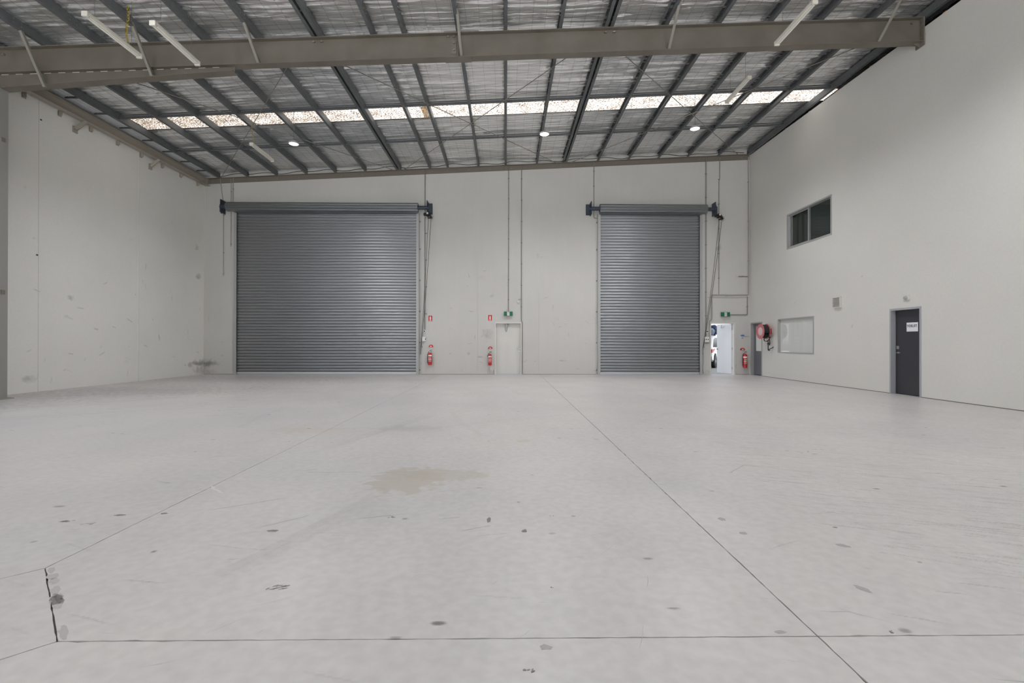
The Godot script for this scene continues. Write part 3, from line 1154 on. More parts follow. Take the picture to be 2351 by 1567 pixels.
func build_portal() -> void:
	var o := thing("portal_frame", "heavy brown steel I-beam rafter with haunch spanning the hall", "steel beam", Vector3(XL + 0.4, 0, -10.67))
	var st := mb()
	var x0 := XL + 0.1
	var x1 := 9.745
	plate(st, x0, x1, -0.016, 0.0, -0.016, 0.0, 0.0, 0.21)
	plate(st, x0, x1, -0.55, -0.016, -0.55, -0.016, 0.1, 0.11)
	plate(st, x0, x1, -0.566, -0.55, -0.566, -0.55, 0.0, 0.21)
	obj("rafter", st, M.taupe, o)
	st = mb()
	plate(st, x0, -6.15, -0.92, -0.566, -0.69, -0.566, 0.1, 0.11)
	plate(st, x0, -6.15, -0.936, -0.92, -0.706, -0.69, 0.0, 0.21)
	obj("haunch", st, M.taupe, o)
	st = mb()                                   # stitch welds along the haunch
	for k in 16:
		var wx := -11.3 + 0.31 * k
		plate(st, wx, wx + 0.15, -0.572, -0.566, -0.572, -0.566, 0.09, 0.1)
	tag(obj("stitch_weld", st, M.label, o), "", "", "", "stuff")
	st = mb()
	plate(st, x1, x1 + 0.025, -0.66, 0.01, -0.66, 0.01, -0.01, 0.22)
	obj("end_plate", st, M.taupe_dark, o)
	st = mb()
	plate(st, x1 - 0.16, x1, -0.57, -0.566, -0.66, -0.566, 0.1, 0.115)
	obj("seat_gusset", st, M.taupe_dark, o)
	st = mb()
	for k in 4:
		lathe(st, [Vector2(0, 0.02), Vector2(0.018, 0.02), Vector2(0.018, 0)], Transform3D(Basis(Vector3(0, 0, 1), PI / 2), pp(x1, -0.12 - 0.12 * k, 0.05)), 6)
	tag(obj("end_bolts", st, M.bolt, o), "", "", "", "stuff")
	# bolted splice
	st = mb()
	plate(st, -1.4, -0.8, -0.582, -0.566, -0.582, -0.566, -0.01, 0.21)
	obj("splice_plate", st, M.taupe, o)
	st = mb()
	plate(st, -1.42, -0.62, 0.0, 0.014, 0.0, 0.014, 0.0, 0.2)
	obj("splice_plate", st, M.taupe, o)
	st = mb()
	plate(st, -1.1, -1.085, -0.55, -0.016, -0.55, -0.016, 0.005, 0.1)
	plate(st, -1.25, -1.14, -0.44, -0.12, -0.44, -0.12, 0.088, 0.1)
	obj("stiffener", st, M.taupe_dark, o)
	st = mb()
	for q in [[-1.195, -0.2], [-1.195, -0.36], [-4.38, -0.07], [-4.2, -0.07], [2.3, -0.07], [2.5, -0.07], [-1.33, -0.05], [-1.2, -0.05], [9.55, -0.1], [-11.25, -0.12]]:
		lathe(st, [Vector2(0, 0.024), Vector2(0.022, 0.024), Vector2(0.022, 0)], Transform3D(Basis(Vector3.RIGHT, PI / 2), pp(q[0], q[1], 0.088)), 6)
		bar(st, pp(q[0] - 0.035, q[1], 0.095), pp(q[0] + 0.035, q[1], 0.095), 0.05, 0.012)
	for x in PURLINS:
		if x > -11.3 and x < 9.6:
			lathe(st, [Vector2(0, 0.02), Vector2(0.012, 0.02), Vector2(0.012, 0)], Transform3D(Basis(), pp(x + 0.06, 0.0, 0.03)), 6)
	tag(obj("bolts", st, M.bolt, o), "", "", "", "stuff")
	for q in [[-10.31, -10.31, -0.93], [-7.96, -7.96, -0.77], [-5.62, -5.6, -0.56], [-1.06, -1.02, -0.56], [3.75, 3.76, -0.56], [8.66, 8.7, -0.56]]:
		st = mb()
		var a := pp(q[1], q[2] + 0.02, 0.03)
		var b := Vector3(q[0], hp(q[0]) + 0.08, -10.05)
		bar(st, a, b, 0.06, 0.006)
		bar(st, a + Vector3(0.027, 0, -0.025), b + Vector3(0.027, 0, -0.025), 0.006, 0.055)
		obj("fly_brace", st, M.brace, o)
	st = mb()
	bx(-12.05, -11.25, 0.02, 7.0, 10.655, 10.667, st)
	bx(-11.262, -11.245, 0.02, 7.0, 10.56, 10.77, st)
	bx(-12.06, -12.043, 0.02, 7.2, 10.56, 10.77, st)
	obj("column", st, M.column, o)
	st = mb()
	bx(-12.06, -11.15, 0, 0.02, 10.5, 10.83, st)
	obj("base_plate", st, M.column, o)
	for y in [2.35, 5.75]:
		st = mb()
		bx(-11.245, -11.225, y, y + 0.09, 10.62, 10.7, st)
		obj("cleat", st, M.taupe_dark, o)



# ------------------------------------------------------------------ personnel doors and windows
func rp(d: float, y: float, off: float) -> Vector3:      # point off metres in front of the right wall
	return Vector3(xr(d) - off, y, -d)


func rbox(st: SurfaceTool, d0: float, d1: float, y0: float, y1: float, o0: float, o1: float) -> void:
	var p := []
	for k in 8:
		p.append(rp(d1 if k & 1 else d0, y1 if k & 2 else y0, o1 if k & 4 else o0))
	hexa(st, p)


func wall_turn() -> Basis:             # x along the right wall towards the camera's left, z out of the wall into the room
	var along := Vector3(SKEW * -1.0, 0, -1).normalized() * -1.0
	var out := along.cross(Vector3.UP)
	if out.x > 0:
		along = -along
		out = -out
	return Basis(along, Vector3.UP, out)


func text_mesh(t: String, size: float, depth := 0.002) -> TextMesh:
	var m := TextMesh.new()
	m.text = t
	var f := SystemFont.new()
	f.font_names = PackedStringArray(["Droid Sans"])
	f.font_weight = 700
	m.font = f
	m.font_size = 64
	m.pixel_size = size / 46.0
	m.depth = depth
	return m


func build_openings() -> void:
	uv_plane = 0
	# closed door in the back wall
	var o := thing("door_1", "closed pale flush door in the back wall below the left exit sign", "door", Vector3(0.1, 0, -D), "", "structure")
	var st := mb()
	bx(-0.44, -0.39, 0, 2.05, D - 0.012, D + 0.17, st)
	bx(0.60, 0.65, 0, 2.05, D - 0.012, D + 0.17, st)
	bx(-0.44, 0.65, 2.05, 2.11, D - 0.02, D + 0.17, st)
	obj("frame", st, M.door_pale, o)
	st = mb()
	bx(-0.395, 0.605, 0.012, 2.055, D + 0.12, D + 0.16, st)
	obj("leaf", st, M.door_pale, o)
	st = mb()
	bx(-0.385, 0.595, 0.0, 0.022, D + 0.02, D + 0.118, st)
	obj("threshold", st, M.rail, o)
	st = mb()
	tube(st, bend([Vector3(-0.02, 2.03, -D - 0.11), Vector3(-0.02, 1.99, -D + 0.02), Vector3(0.0, 1.72, -D - 0.02), Vector3(0.04, 1.72, -D - 0.02), Vector3(0.07, 2.0, -D + 0.02), Vector3(0.08, 2.03, -D - 0.11)], 0.03), 0.009, 6)
	bx(0.04, 0.12, 2.0, 2.04, D - 0.03, D + 0.12, st)
	obj("closer", st, M.pipe_dark, o)
	st = mb()
	lathe(st, [Vector2(0, 0.04), Vector2(0.022, 0.04), Vector2(0.03, 0.0)], Transform3D(Basis(Vector3.RIGHT, PI / 2), Vector3(0.55, 1.03, -D - 0.12)), 12)
	tube(st, bend([Vector3(0.55, 1.03, -D - 0.1), Vector3(0.55, 1.03, -D - 0.05), Vector3(0.43, 1.03, -D - 0.05)], 0.02), 0.009, 8)
	bx(0.5, 0.58, 0.93, 0.95, D + 0.11, D + 0.12, st)
	obj("handle", st, M.chrome, o)
	# open door
	o = thing("door_2", "open white door leaf swung outward in the bright doorway under the right exit sign", "door", Vector3(8.78, 0, -D), "", "structure")
	st = mb()
	bx(8.27, 8.32, 0, 2.06, D - 0.012, D + 0.17, st)
	bx(9.25, 9.31, 0, 2.06, D - 0.012, D + 0.17, st)
	bx(8.27, 9.31, 2.06, 2.11, D - 0.012, D + 0.17, st)
	obj("frame", st, M.door_pale, o)
	st = mb()
	var h := Vector3(9.24, 0, -D - 0.15)
	var e := Vector3(9.03, 0, -D - 1.0)
	var dir := (e - h).normalized()
	var leaf := Transform3D(Basis(dir, Vector3.UP, dir.cross(Vector3.UP)), (h + e) / 2.0 + Vector3(0, 1.04, 0))
	obox(st, leaf, Vector3(0.88, 2.04, 0.04), 0.003)
	obj("leaf", st, M.door_white, o)
	st = mb()
	for s in [-1.0, 1.0]:
		var k := leaf * Vector3(0.38, -0.02, 0.05 * s)
		tube(st, [leaf * Vector3(0.38, -0.02, 0), k], 0.012, 8)
		lathe(st, [Vector2(0, 0.03), Vector2(0.022, 0.024), Vector2(0.027, 0.01), Vector2(0.018, -0.01)], Transform3D(leaf.basis * Basis(Vector3.RIGHT, PI / 2 * s), k), 12)
	obj("knob", st, M.pipe_dark, o)
	st = mb()
	for s in [-1.0, 1.0]:
		tube(st, bend([leaf * Vector3(0.16, 0.98, 0.02 * s), leaf * Vector3(0.12, 0.86, 0.08 * s), leaf * Vector3(-0.12, 0.93, 0.08 * s)], 0.02), 0.008, 6)
	obj("closer", st, M.pipe_dark, o)
	st = mb()
	for y in [0.25, 1.05, 1.85]:
		tube(st, [h + Vector3(0.01, y - 0.05, 0.02), h + Vector3(0.01, y + 0.05, 0.02)], 0.012, 8)
	obj("hinge", st, M.pipe_dark, o)
	# half glazed office door
	o = thing("door_3", "grey half glazed office door behind the fire hose reel", "door", rp(18.45, 0, 0), "", "structure")
	st = mb()
	rbox(st, 18.0, 18.05, 0, 2.05, -0.16, 0.012)
	rbox(st, 18.82, 18.87, 0, 2.05, -0.16, 0.012)
	rbox(st, 18.0, 18.87, 2.05, 2.1, -0.16, 0.012)
	obj("frame", st, M.frame, o)
	st = mb()
	rbox(st, 18.06, 18.81, 0.02, 0.96, -0.14, -0.1)
	rbox(st, 18.06, 18.16, 0.96, 2.04, -0.14, -0.1)
	rbox(st, 18.68, 18.81, 0.96, 2.04, -0.14, -0.1)
	rbox(st, 18.16, 18.68, 1.94, 2.04, -0.14, -0.1)
	obj("leaf", st, M.door_grey, o)
	st = mb()
	rbox(st, 18.16, 18.68, 0.96, 1.94, -0.135, -0.115)
	obj("frosted_pane", st, M.blind, o)
	# toilet door
	o = thing("door_4", "dark charcoal toilet door set deep in a grey frame", "door", rp(11.42, 0, 0), "", "structure")
	st = mb()
	rbox(st, 10.95, 10.99, 0, 2.15, -0.17, 0.014)
	rbox(st, 11.83, 11.87, 0, 2.15, -0.17, 0.014)
	rbox(st, 10.99, 11.83, 2.1, 2.15, -0.17, 0.014)
	obj("frame", st, M.frame_blue, o)
	st = mb()
	rbox(st, 10.995, 11.825, 0.012, 2.095, -0.15, -0.11)
	obj("leaf", st, M.door_dark, o)
	st = mb()
	var base := Transform3D(wall_turn(), rp(11.74, 1.04, -0.11))
	lathe(st, [Vector2(0, 0.012), Vector2(0.026, 0.01), Vector2(0.028, 0)], base * Transform3D(Basis(Vector3.RIGHT, PI / 2), Vector3.ZERO), 14)
	tube(st, bend([rp(11.74, 1.04, -0.11), rp(11.74, 1.04, -0.05), rp(11.6, 1.04, -0.05)], 0.02), 0.011, 8)
	obj("handle", st, M.chrome, o)
	st = mb()
	rbox(st, 11.71, 11.79, 1.13, 1.21, -0.11, -0.098)
	obj("lock", st, M.chrome, o)
	st = mb()
	rbox(st, 10.7, 12.1, -0.1, 2.4, -0.45, -0.35)
	obj("lobby_wall", st, M.black, o)
	o = thing("paper_sign", "white paper reading TOILET taped to the charcoal door", "sign", rp(11.325, 1.66, -0.105))
	st = mb()
	rbox(st, 11.165, 11.49, 1.565, 1.785, -0.109, -0.1065)
	obj("sheet", st, M.paper, o)
	var tm := show_mesh("lettering", text_mesh("TOILET", 0.062), M.print, o)
	tm.transform = o.transform.affine_inverse() * Transform3D(wall_turn(), rp(11.335, 1.70, -0.1055))
	# windows
	o = thing("window_1", "high two pane sliding office window with dark greenish glass", "window", rp(15.2, 5.16, 0), "", "structure")
	st = mb()
	rbox(st, 14.05, 14.10, 4.55, 5.77, -0.14, 0.014)
	rbox(st, 16.32, 16.37, 4.55, 5.77, -0.14, 0.014)
	rbox(st, 14.1, 16.32, 4.55, 4.60, -0.14, 0.014)
	rbox(st, 14.1, 16.32, 5.72, 5.77, -0.14, 0.014)
	obj("frame", st, M.frame, o)
	st = mb()
	rbox(st, 15.19, 15.24, 4.6, 5.72, -0.085, -0.02)
	obj("meeting_stile", st, M.rail, o)
	st = mb()
	rbox(st, 15.24, 15.28, 4.6, 5.72, -0.085, -0.05)
	rbox(st, 16.28, 16.32, 4.6, 5.72, -0.085, -0.05)
	rbox(st, 15.28, 16.28, 4.6, 4.64, -0.085, -0.05)
	rbox(st, 15.28, 16.28, 5.68, 5.72, -0.085, -0.05)
	obj("sash", st, M.frame, o)
	for q in [[14.1, 15.19, -0.035], [15.28, 16.28, -0.068]]:
		st = mb()
		quad(st, rp(q[0], 4.6, q[2]), rp(q[1], 4.6, q[2]), rp(q[1], 5.72, q[2]), rp(q[0], 5.72, q[2]), Vector3.LEFT)
		obj("pane", st, M.glass, o)
	st = mb()
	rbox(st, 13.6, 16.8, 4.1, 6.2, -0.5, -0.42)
	obj("dark_room_panel", st, M.room, o)  # near-black panel stands in for the unlit room
	o = thing("window_2", "low fixed office window with a pale blind behind the glass", "window", rp(15.9, 1.54, 0), "", "structure")
	st = mb()
	rbox(st, 14.895, 14.93, 0.925, 2.145, -0.12, 0.014)
	rbox(st, 16.89, 16.925, 0.925, 2.145, -0.12, 0.014)
	rbox(st, 14.93, 16.89, 0.925, 0.96, -0.12, 0.014)
	rbox(st, 14.93, 16.89, 2.11, 2.145, -0.12, 0.014)
	obj("frame", st, M.frame, o)
	st = mb()
	quad(st, rp(14.93, 0.96, -0.04), rp(16.89, 0.96, -0.04), rp(16.89, 2.11, -0.04), rp(14.93, 2.11, -0.04), Vector3.LEFT)
	obj("pane", st, M.glass, o)
	st = mb()
	rbox(st, 14.9, 16.92, 0.93, 2.14, -0.11, -0.07)
	obj("blind", st, M.blind, o)


# ------------------------------------------------------------------ roller doors
func roller_door(label: String, x0: float, x1: float, top: float, drum: Array, brackets: Array) -> void:
	uv_plane = 0
	var o := thing("roller_door", label, "roller door", Vector3((x0 + x1) / 2, 0, -D), "", "thing")
	# one slat shape, repeated
	var pitch := 0.1185
	var prof := [Vector2(0.0, -0.012), Vector2(0.026, -0.014), Vector2(0.032, 0.008), Vector2(0.04, 0.017), Vector2(0.06, 0.021), Vector2(0.085, 0.021), Vector2(0.105, 0.017), Vector2(0.113, 0.008), Vector2(0.1185, -0.012)]
	var st := mb()
	for i in prof.size() - 1:
		var a: Vector2 = prof[i]
		var b: Vector2 = prof[i + 1]
		var p := [Vector3(x0, a.x, a.y), Vector3(x1, a.x, a.y), Vector3(x1, b.x, b.y), Vector3(x0, b.x, b.y)]
		var nn := []
		for j in [i, i + 1]:
			var t: Vector2 = prof[mini(j + 1, prof.size() - 1)] - prof[maxi(j - 1, 0)]
			nn.append(Vector3(0, -t.y, t.x).normalized())
		for q in [[0, 2, 1], [0, 3, 2]]:
			for j in q:
				vert(st, p[j], nn[0 if j < 2 else 1])
	var slat := st.commit()
	var n := int((top - 0.10) / pitch)
	for k in n:
		show_mesh("slat", slat, M.curtain, o, Transform3D(Basis(), Vector3(0, 0.10 + k * pitch, -(GUIDE_D + 0.025)) - o.position))
	st = mb()
	bx(x0, x1, 0.10, 0.10 + n * pitch + 0.1, GUIDE_D + 0.041, GUIDE_D + 0.045, st)
	obj("backing", st, M.drum, o)
	st = mb()
	bx(x0, x1, 0.004, 0.10, GUIDE_D - 0.012, GUIDE_D + 0.03, st, 0.006)
	obj("bottom_rail", st, M.rail, o)
	for s in [[x0 - 0.085, x0 + 0.02], [x1 - 0.02, x1 + 0.085]]:
		st = mb()
		bx(s[0], s[1], 0, top - 0.06, D - 0.135, D - 0.128, st)
		bx(s[0], s[1], 0, top - 0.06, D - 0.007, D, st)
		var inner: float = s[0] + 0.003 if s[0] < x0 - 0.05 else s[1] - 0.003
		bx(inner - 0.004, inner + 0.004, 0, top - 0.06, D - 0.13, D - 0.005, st)
		obj("guide", st, M.guide, o)
		var outer: float = s[0] - 0.025 if s[0] < x0 - 0.05 else s[1] + 0.025
		for y in [0.15, 1.25, 2.5, 3.75, 5.0, 6.1]:
			st = mb()
			bx(outer - 0.022, outer + 0.022, y, y + 0.05, D - 0.04, D, st)
			obj("fixing_lug", st, M.pipe_dark, o)
	# rolled curtain: ribbed drum
	var c := Vector3(0, 6.62, -(D - 0.26))
	var turn := Basis(Vector3(0, 0, 1), -PI / 2)
	st = mb()
	var m := 16
	for k in m:
		for half in 3:
			var a0 := TAU * (k + half / 3.0) / m
			var a1 := TAU * (k + (half + 1) / 3.0) / m
			var r0: float = 0.165 + [0.0, 0.017, 0.017][half]
			var r1: float = 0.165 + [0.017, 0.017, 0.0][half]
			var p0 := c + Vector3(drum[0], cos(a0) * r0, sin(a0) * r0)
			var p1 := c + Vector3(drum[0], cos(a1) * r1, sin(a1) * r1)
			var l := Vector3(drum[1] - drum[0], 0, 0)
			quad(st, p0, p0 + l, p1 + l, p1, Vector3(0, cos(a0) + cos(a1), sin(a0) + sin(a1)))
			for s in [0, 1]:
				tri(st, c + Vector3(drum[s], 0, 0), p0 + l * s, p1 + l * s, Vector3(-1 if s == 0 else 1, 0, 0))
	obj("curtain_roll", st, M.drum, o)
	st = mb()
	quad(st, Vector3(x0 - 0.1, 6.46, -(D - 0.26) + 0.1), Vector3(x1 + 0.08, 6.46, -(D - 0.26) + 0.1), Vector3(x1, top - 0.1, -GUIDE_D - 0.02), Vector3(x0, top - 0.1, -GUIDE_D - 0.02), Vector3.BACK)
	obj("curtain_lead", st, M.curtain, o)
	st = mb()
	lathe(st, [Vector2(0, 0), Vector2(0.075, 0), Vector2(0.075, brackets[1] - brackets[0]), Vector2(0, brackets[1] - brackets[0])], Transform3D(turn, c + Vector3(brackets[0], 0, 0)), 20)
	obj("axle", st, M.slate, o)
	for s in [0, 1]:
		st = mb()
		var x: float = brackets[s]
		var sg := -1.0 if s == 0 else 1.0
		bx(x - 0.012, x + 0.012, 6.38, 6.9, D - 0.34, D, st, 0.002)
		bx(x, x + sg * 0.17, 6.42, 6.86, D - 0.02, D, st)
		prism(st, poly([0, 0, 0.16, 0.0, 0.16, 0.30, 0.0, 0.36]), Transform3D(Basis(Vector3(sg, 0, 0), Vector3(0, 1, 0), Vector3(0, 0, sg)), Vector3(x, 6.46, -(D - 0.12))), 0.012)
		lathe(st, [Vector2(0, 0.06), Vector2(0.05, 0.06), Vector2(0.06, 0)], Transform3D(Basis(Vector3(0, 0, 1), -PI / 2 * sg), Vector3(x, 6.62, -(D - 0.26))), 12)
		obj("bracket", st, M.slate, o)


func chain_hoist(label: String, x: float, pull: Array) -> void:
	var o := thing("chain_hoist", label, "chain hoist", Vector3(x, 6.35, -(D - 0.26)))
	var c := Vector3(x, 6.36, -(D - 0.26))
	var st := mb()
	lathe(st, [Vector2(0, -0.1), Vector2(0.07, -0.1), Vector2(0.085, -0.08), Vector2(0.085, 0.05), Vector2(0.06, 0.08), Vector2(0, 0.08)], Transform3D(Basis(Vector3.RIGHT, PI / 2), c), 18)
	bx(x - 0.16, x - 0.06, 6.31, 6.41, D - 0.32, D - 0.2, st, 0.01)
	obox(st, Transform3D(Basis(Vector3(0, 0, 1), 0.5), c + Vector3(0.1, -0.06, 0)), Vector3(0.08, 0.2, 0.1), 0.01)
	obj("gear_case", st, M.black, o)
	st = mb()
	lathe(st, [Vector2(0, 0.012), Vector2(0.035, 0.01), Vector2(0.04, 0)], Transform3D(Basis(Vector3.RIGHT, PI / 2), c + Vector3(0, 0.02, 0.1)), 14)
	obj("hub_cap", st, M.label, o)
	st = mb()
	var ring := []
	for k in 13:
		ring.append(c + Vector3(0.16 + 0.05 * cos(TAU * k / 12.0), -0.12 + 0.09 * sin(TAU * k / 12.0), 0.02))
	tube(st, ring, 0.007, 6)
	obj("chain_wheel", st, M.pipe_dark, o)
	st = mb()
	bx(x + 0.0, x + 0.16, 6.2, 6.235, D - 0.3, D - 0.2, st, 0.006)
	obj("chain_guide", st, M.black, o)
	for s in [0.02, 0.13]:
		st = mb()
		var a := Vector3(x + s, 6.2, -(D - 0.25))
		var b := Vector3(pull[0] + s * 0.15, pull[1], -(D - 0.06))
		var pts := []
		for k in 9:
			var t := k / 8.0
			pts.append(a.lerp(b, t) + Vector3(0.02 * sin(PI * t), 0, 0.02 * sin(PI * t)))
		tube(st, pts, 0.009, 6)
		obj("chain", st, M.chain, o)
	st = mb()
	bx(pull[0] - 0.03, pull[0] + 0.05, pull[1] - 0.02, pull[1] + 0.03, D - 0.1, D, st, 0.004)
	tube(st, [Vector3(pull[0], pull[1], -(D - 0.05)), Vector3(pull[0] - 0.02, pull[1] - 0.3, -(D - 0.04))], 0.018, 8)
	obj("chain_keeper", st, M.pipe_dark, o)


func build_roller_doors() -> void:
	roller_door("wide galvanised steel roller door, closed, on the left of the back wall", -10.72, -3.56, 6.5, [-11.0, -3.48], [-11.22, -3.12])
	roller_door("narrower galvanised steel roller door, closed, beside the open doorway", 3.78, 7.83, 6.5, [3.74, 8.02], [3.40, 8.36])
	chain_hoist("black chain hoist with long hanging chain by the wide roller door", -3.1, [-3.40, 1.1])
	chain_hoist("black chain hoist with long hanging chain by the narrow roller door", 8.52, [7.97, 1.1])


# ------------------------------------------------------------------ lamps
func batten(label: String, x: float, y: float, d0: float, d1: float) -> void:
	var o := thing("fluorescent_batten", label, "light fitting", Vector3(x, y, -(d0 + d1) / 2), "unlit fluorescent battens hung from the roof")
	var st := mb()
	prism(st, poly([-0.05, 0.0, -0.026, -0.028, 0.026, -0.028, 0.05, 0.0, 0.05, 0.035, -0.05, 0.035]), Transform3D(Basis(), Vector3(x, y, -d1 + 0.02)), d1 - d0 - 0.04)
	obj("body", st, M.batten, o)
	for s in [-1.0, 1.0]:
		st = mb()
		tube(st, [Vector3(x + 0.034 * s, y - 0.03, -d0 - 0.05), Vector3(x + 0.034 * s, y - 0.03, -d1 + 0.05)], 0.013, 10)
		obj("tube", st, M.tube, o)
	for d in [d0, d1]:
		st = mb()
		bx(x - 0.055, x + 0.055, y - 0.055, y + 0.038, d - 0.022, d + 0.022, st, 0.006)
		obj("lamp_holder", st, M.batten, o)
	for d in [d0 + 0.2, d1 - 0.2]:
		st = mb()
		tube(st, [Vector3(x, y + 0.03, -d), Vector3(x, hp(x) + 0.2, -d)], 0.003, 5)
		obj("suspension_wire", st, M.wire, o)


func high_bay(label: String, x: float, y: float, d: float, energy: float, cone: float, soft: float) -> void:
	var o := thing("high_bay_light", label, "light fitting", Vector3(x, y, -d), "glowing round high bay lights")
	var st := mb()
	lathe(st, [Vector2(0.0, 0.1), Vector2(0.05, 0.1), Vector2(0.06, 0.055), Vector2(0.14, 0.045), Vector2(0.15, 0.03), Vector2(0.15, 0.0), Vector2(0.135, 0.0)], at(x, y, d), 28)
	obj("housing", st, M.frame, o)
	st = mb()
	lathe(st, [Vector2(0.135, 0.006), Vector2(0.12, -0.004), Vector2(0.06, -0.01), Vector2(0, -0.012)], at(x, y, d), 28)
	obj("glowing_lens", st, M.glow, o)
	st = mb()
	tube(st, [Vector3(x, y + 0.1, -d), Vector3(x, hp(x) + 0.205, -d)], 0.006, 6)
	bx(x - 0.03, x + 0.03, y + 0.09, y + 0.13, d - 0.01, d + 0.01, st)
	obj("hanger", st, M.wire, o)
	var l := SpotLight3D.new()
	l.name = "high_bay_lamp"
	l.position = Vector3(0, -0.05, 0)
	l.rotation.x = -PI / 2
	l.spot_angle = cone
	l.spot_angle_attenuation = soft
	l.spot_range = 60
	l.spot_attenuation = 2
	l.light_size = 0.13
	l.light_energy = energy
	l.light_color = Color(0.985, 0.99, 1.0)
	l.shadow_enabled = true
	o.add_child(l)


func build_lights() -> void:
	uv_plane = 0
	batten("white twin tube batten hanging left of the yellow chain, leftmost of the unlit battens", -7.62, 7.22, 8.6, 9.86)
	batten("cream unlit batten hanging just right of the yellow chain in front of the beam", -6.48, 7.13, 8.7, 9.95)
	batten("cream unlit batten hanging before the beam near the right wall", 5.82, 7.72, 8.78, 10.02)
	batten("small white unlit batten over the wide roller door beside the lit lamp", -7.5, 7.12, 13.95, 15.2)
	batten("faint unlit batten hung below the skylight strip near the right wall", 6.36, 8.22, 12.2, 13.45)
	high_bay("glowing round high bay light hung over the wide roller door", -6.42, 7.27, 14.3, LED_ENERGY, 80.0, 0.8)
	high_bay("glowing round high bay light hung midway between the two roller doors", 1.17, 7.62, 14.3, LED_ENERGY, 80.0, 0.8)
	high_bay("glowing round high bay light hung over the narrow roller door", 5.78, 7.82, 14.3, LED_ENERGY, 80.0, 0.8)
	for x in [-6.4, 0.5, 6.4]:  # unseen lamp rows, added to brighten the floor and walls
		var side: String = "on the left door side" if x < 0 else "over the middle" if x < 3 else "near the right wall"
		high_bay("added unseen high bay light %s of the row before the beam" % side, x, 7.6, 7.2, ADDED_LED_ENERGY, 82.0, 0.6)
		high_bay("added unseen high bay light %s of the row above the camera" % side, x, 7.6, 0.0, ADDED_LED_ENERGY * 0.3, 82.0, 0.6)
	var o := thing("yellow_chain", "yellow looped chain hanging between the two left battens", "chain", Vector3(-6.9, 7.6, -9.0))
	var st := mb()
	for k in 14:
		var y := 8.0 - k * 0.06
		var b := Basis(Vector3.UP, PI / 2 * (k % 2)) * Basis(Vector3(0, 0, 1), rng.randf_range(-0.2, 0.2))
		var ring := []
		for j in 9:
			ring.append(Vector3(-7.62 + 0.02 * sin(k * 0.6), y, -9.55) + b * Vector3(0.02 * cos(TAU * j / 8.0), 0.04 * sin(TAU * j / 8.0), 0))
		tube(st, ring, 0.006, 5, false)
	obj("links", st, M.yellow, o)
	o = thing("hanger_cord", "short yellow cord holding the small batten over the wide roller door", "cord", Vector3(-7.55, 7.5, -14.1))
	st = mb()
	tube(st, [Vector3(-7.5, 7.16, -14.1), Vector3(-7.56, 7.5, -14.1), Vector3(-7.6, 7.9, -14.15)], 0.008, 5)
	obj("strand", st, M.yellow, o)


# ------------------------------------------------------------------ conduits and boxes
func conduit(called: String, label: String, pts: Array, r: float, m: Material, clips: Array) -> void:
	var w := []
	for p in pts:
		w.append(Vector3(p[0], p[1], -(D - r - 0.012)))
	var o := thing(called, label, "pipe" if called == "pipe" else "conduit", w[0])
	var st := mb()
	tube(st, bend(w, 0.06), r, 8)
	obj("run", st, m, o)
	for c in clips:
		st = mb()
		bx(c[0] - r - 0.016, c[0] + r + 0.016, c[1] - 0.012, c[1] + 0.012, D - 0.004 - 2 * r - 0.014, D, st)
		obj("saddle", st, m, o)


func steps(x: float, y0: float, y1: float, n: int) -> Array:
	var o := []
	for k in n:
		o.append([x, lerpf(y0, y1, (k + 0.5) / n)])
	return o


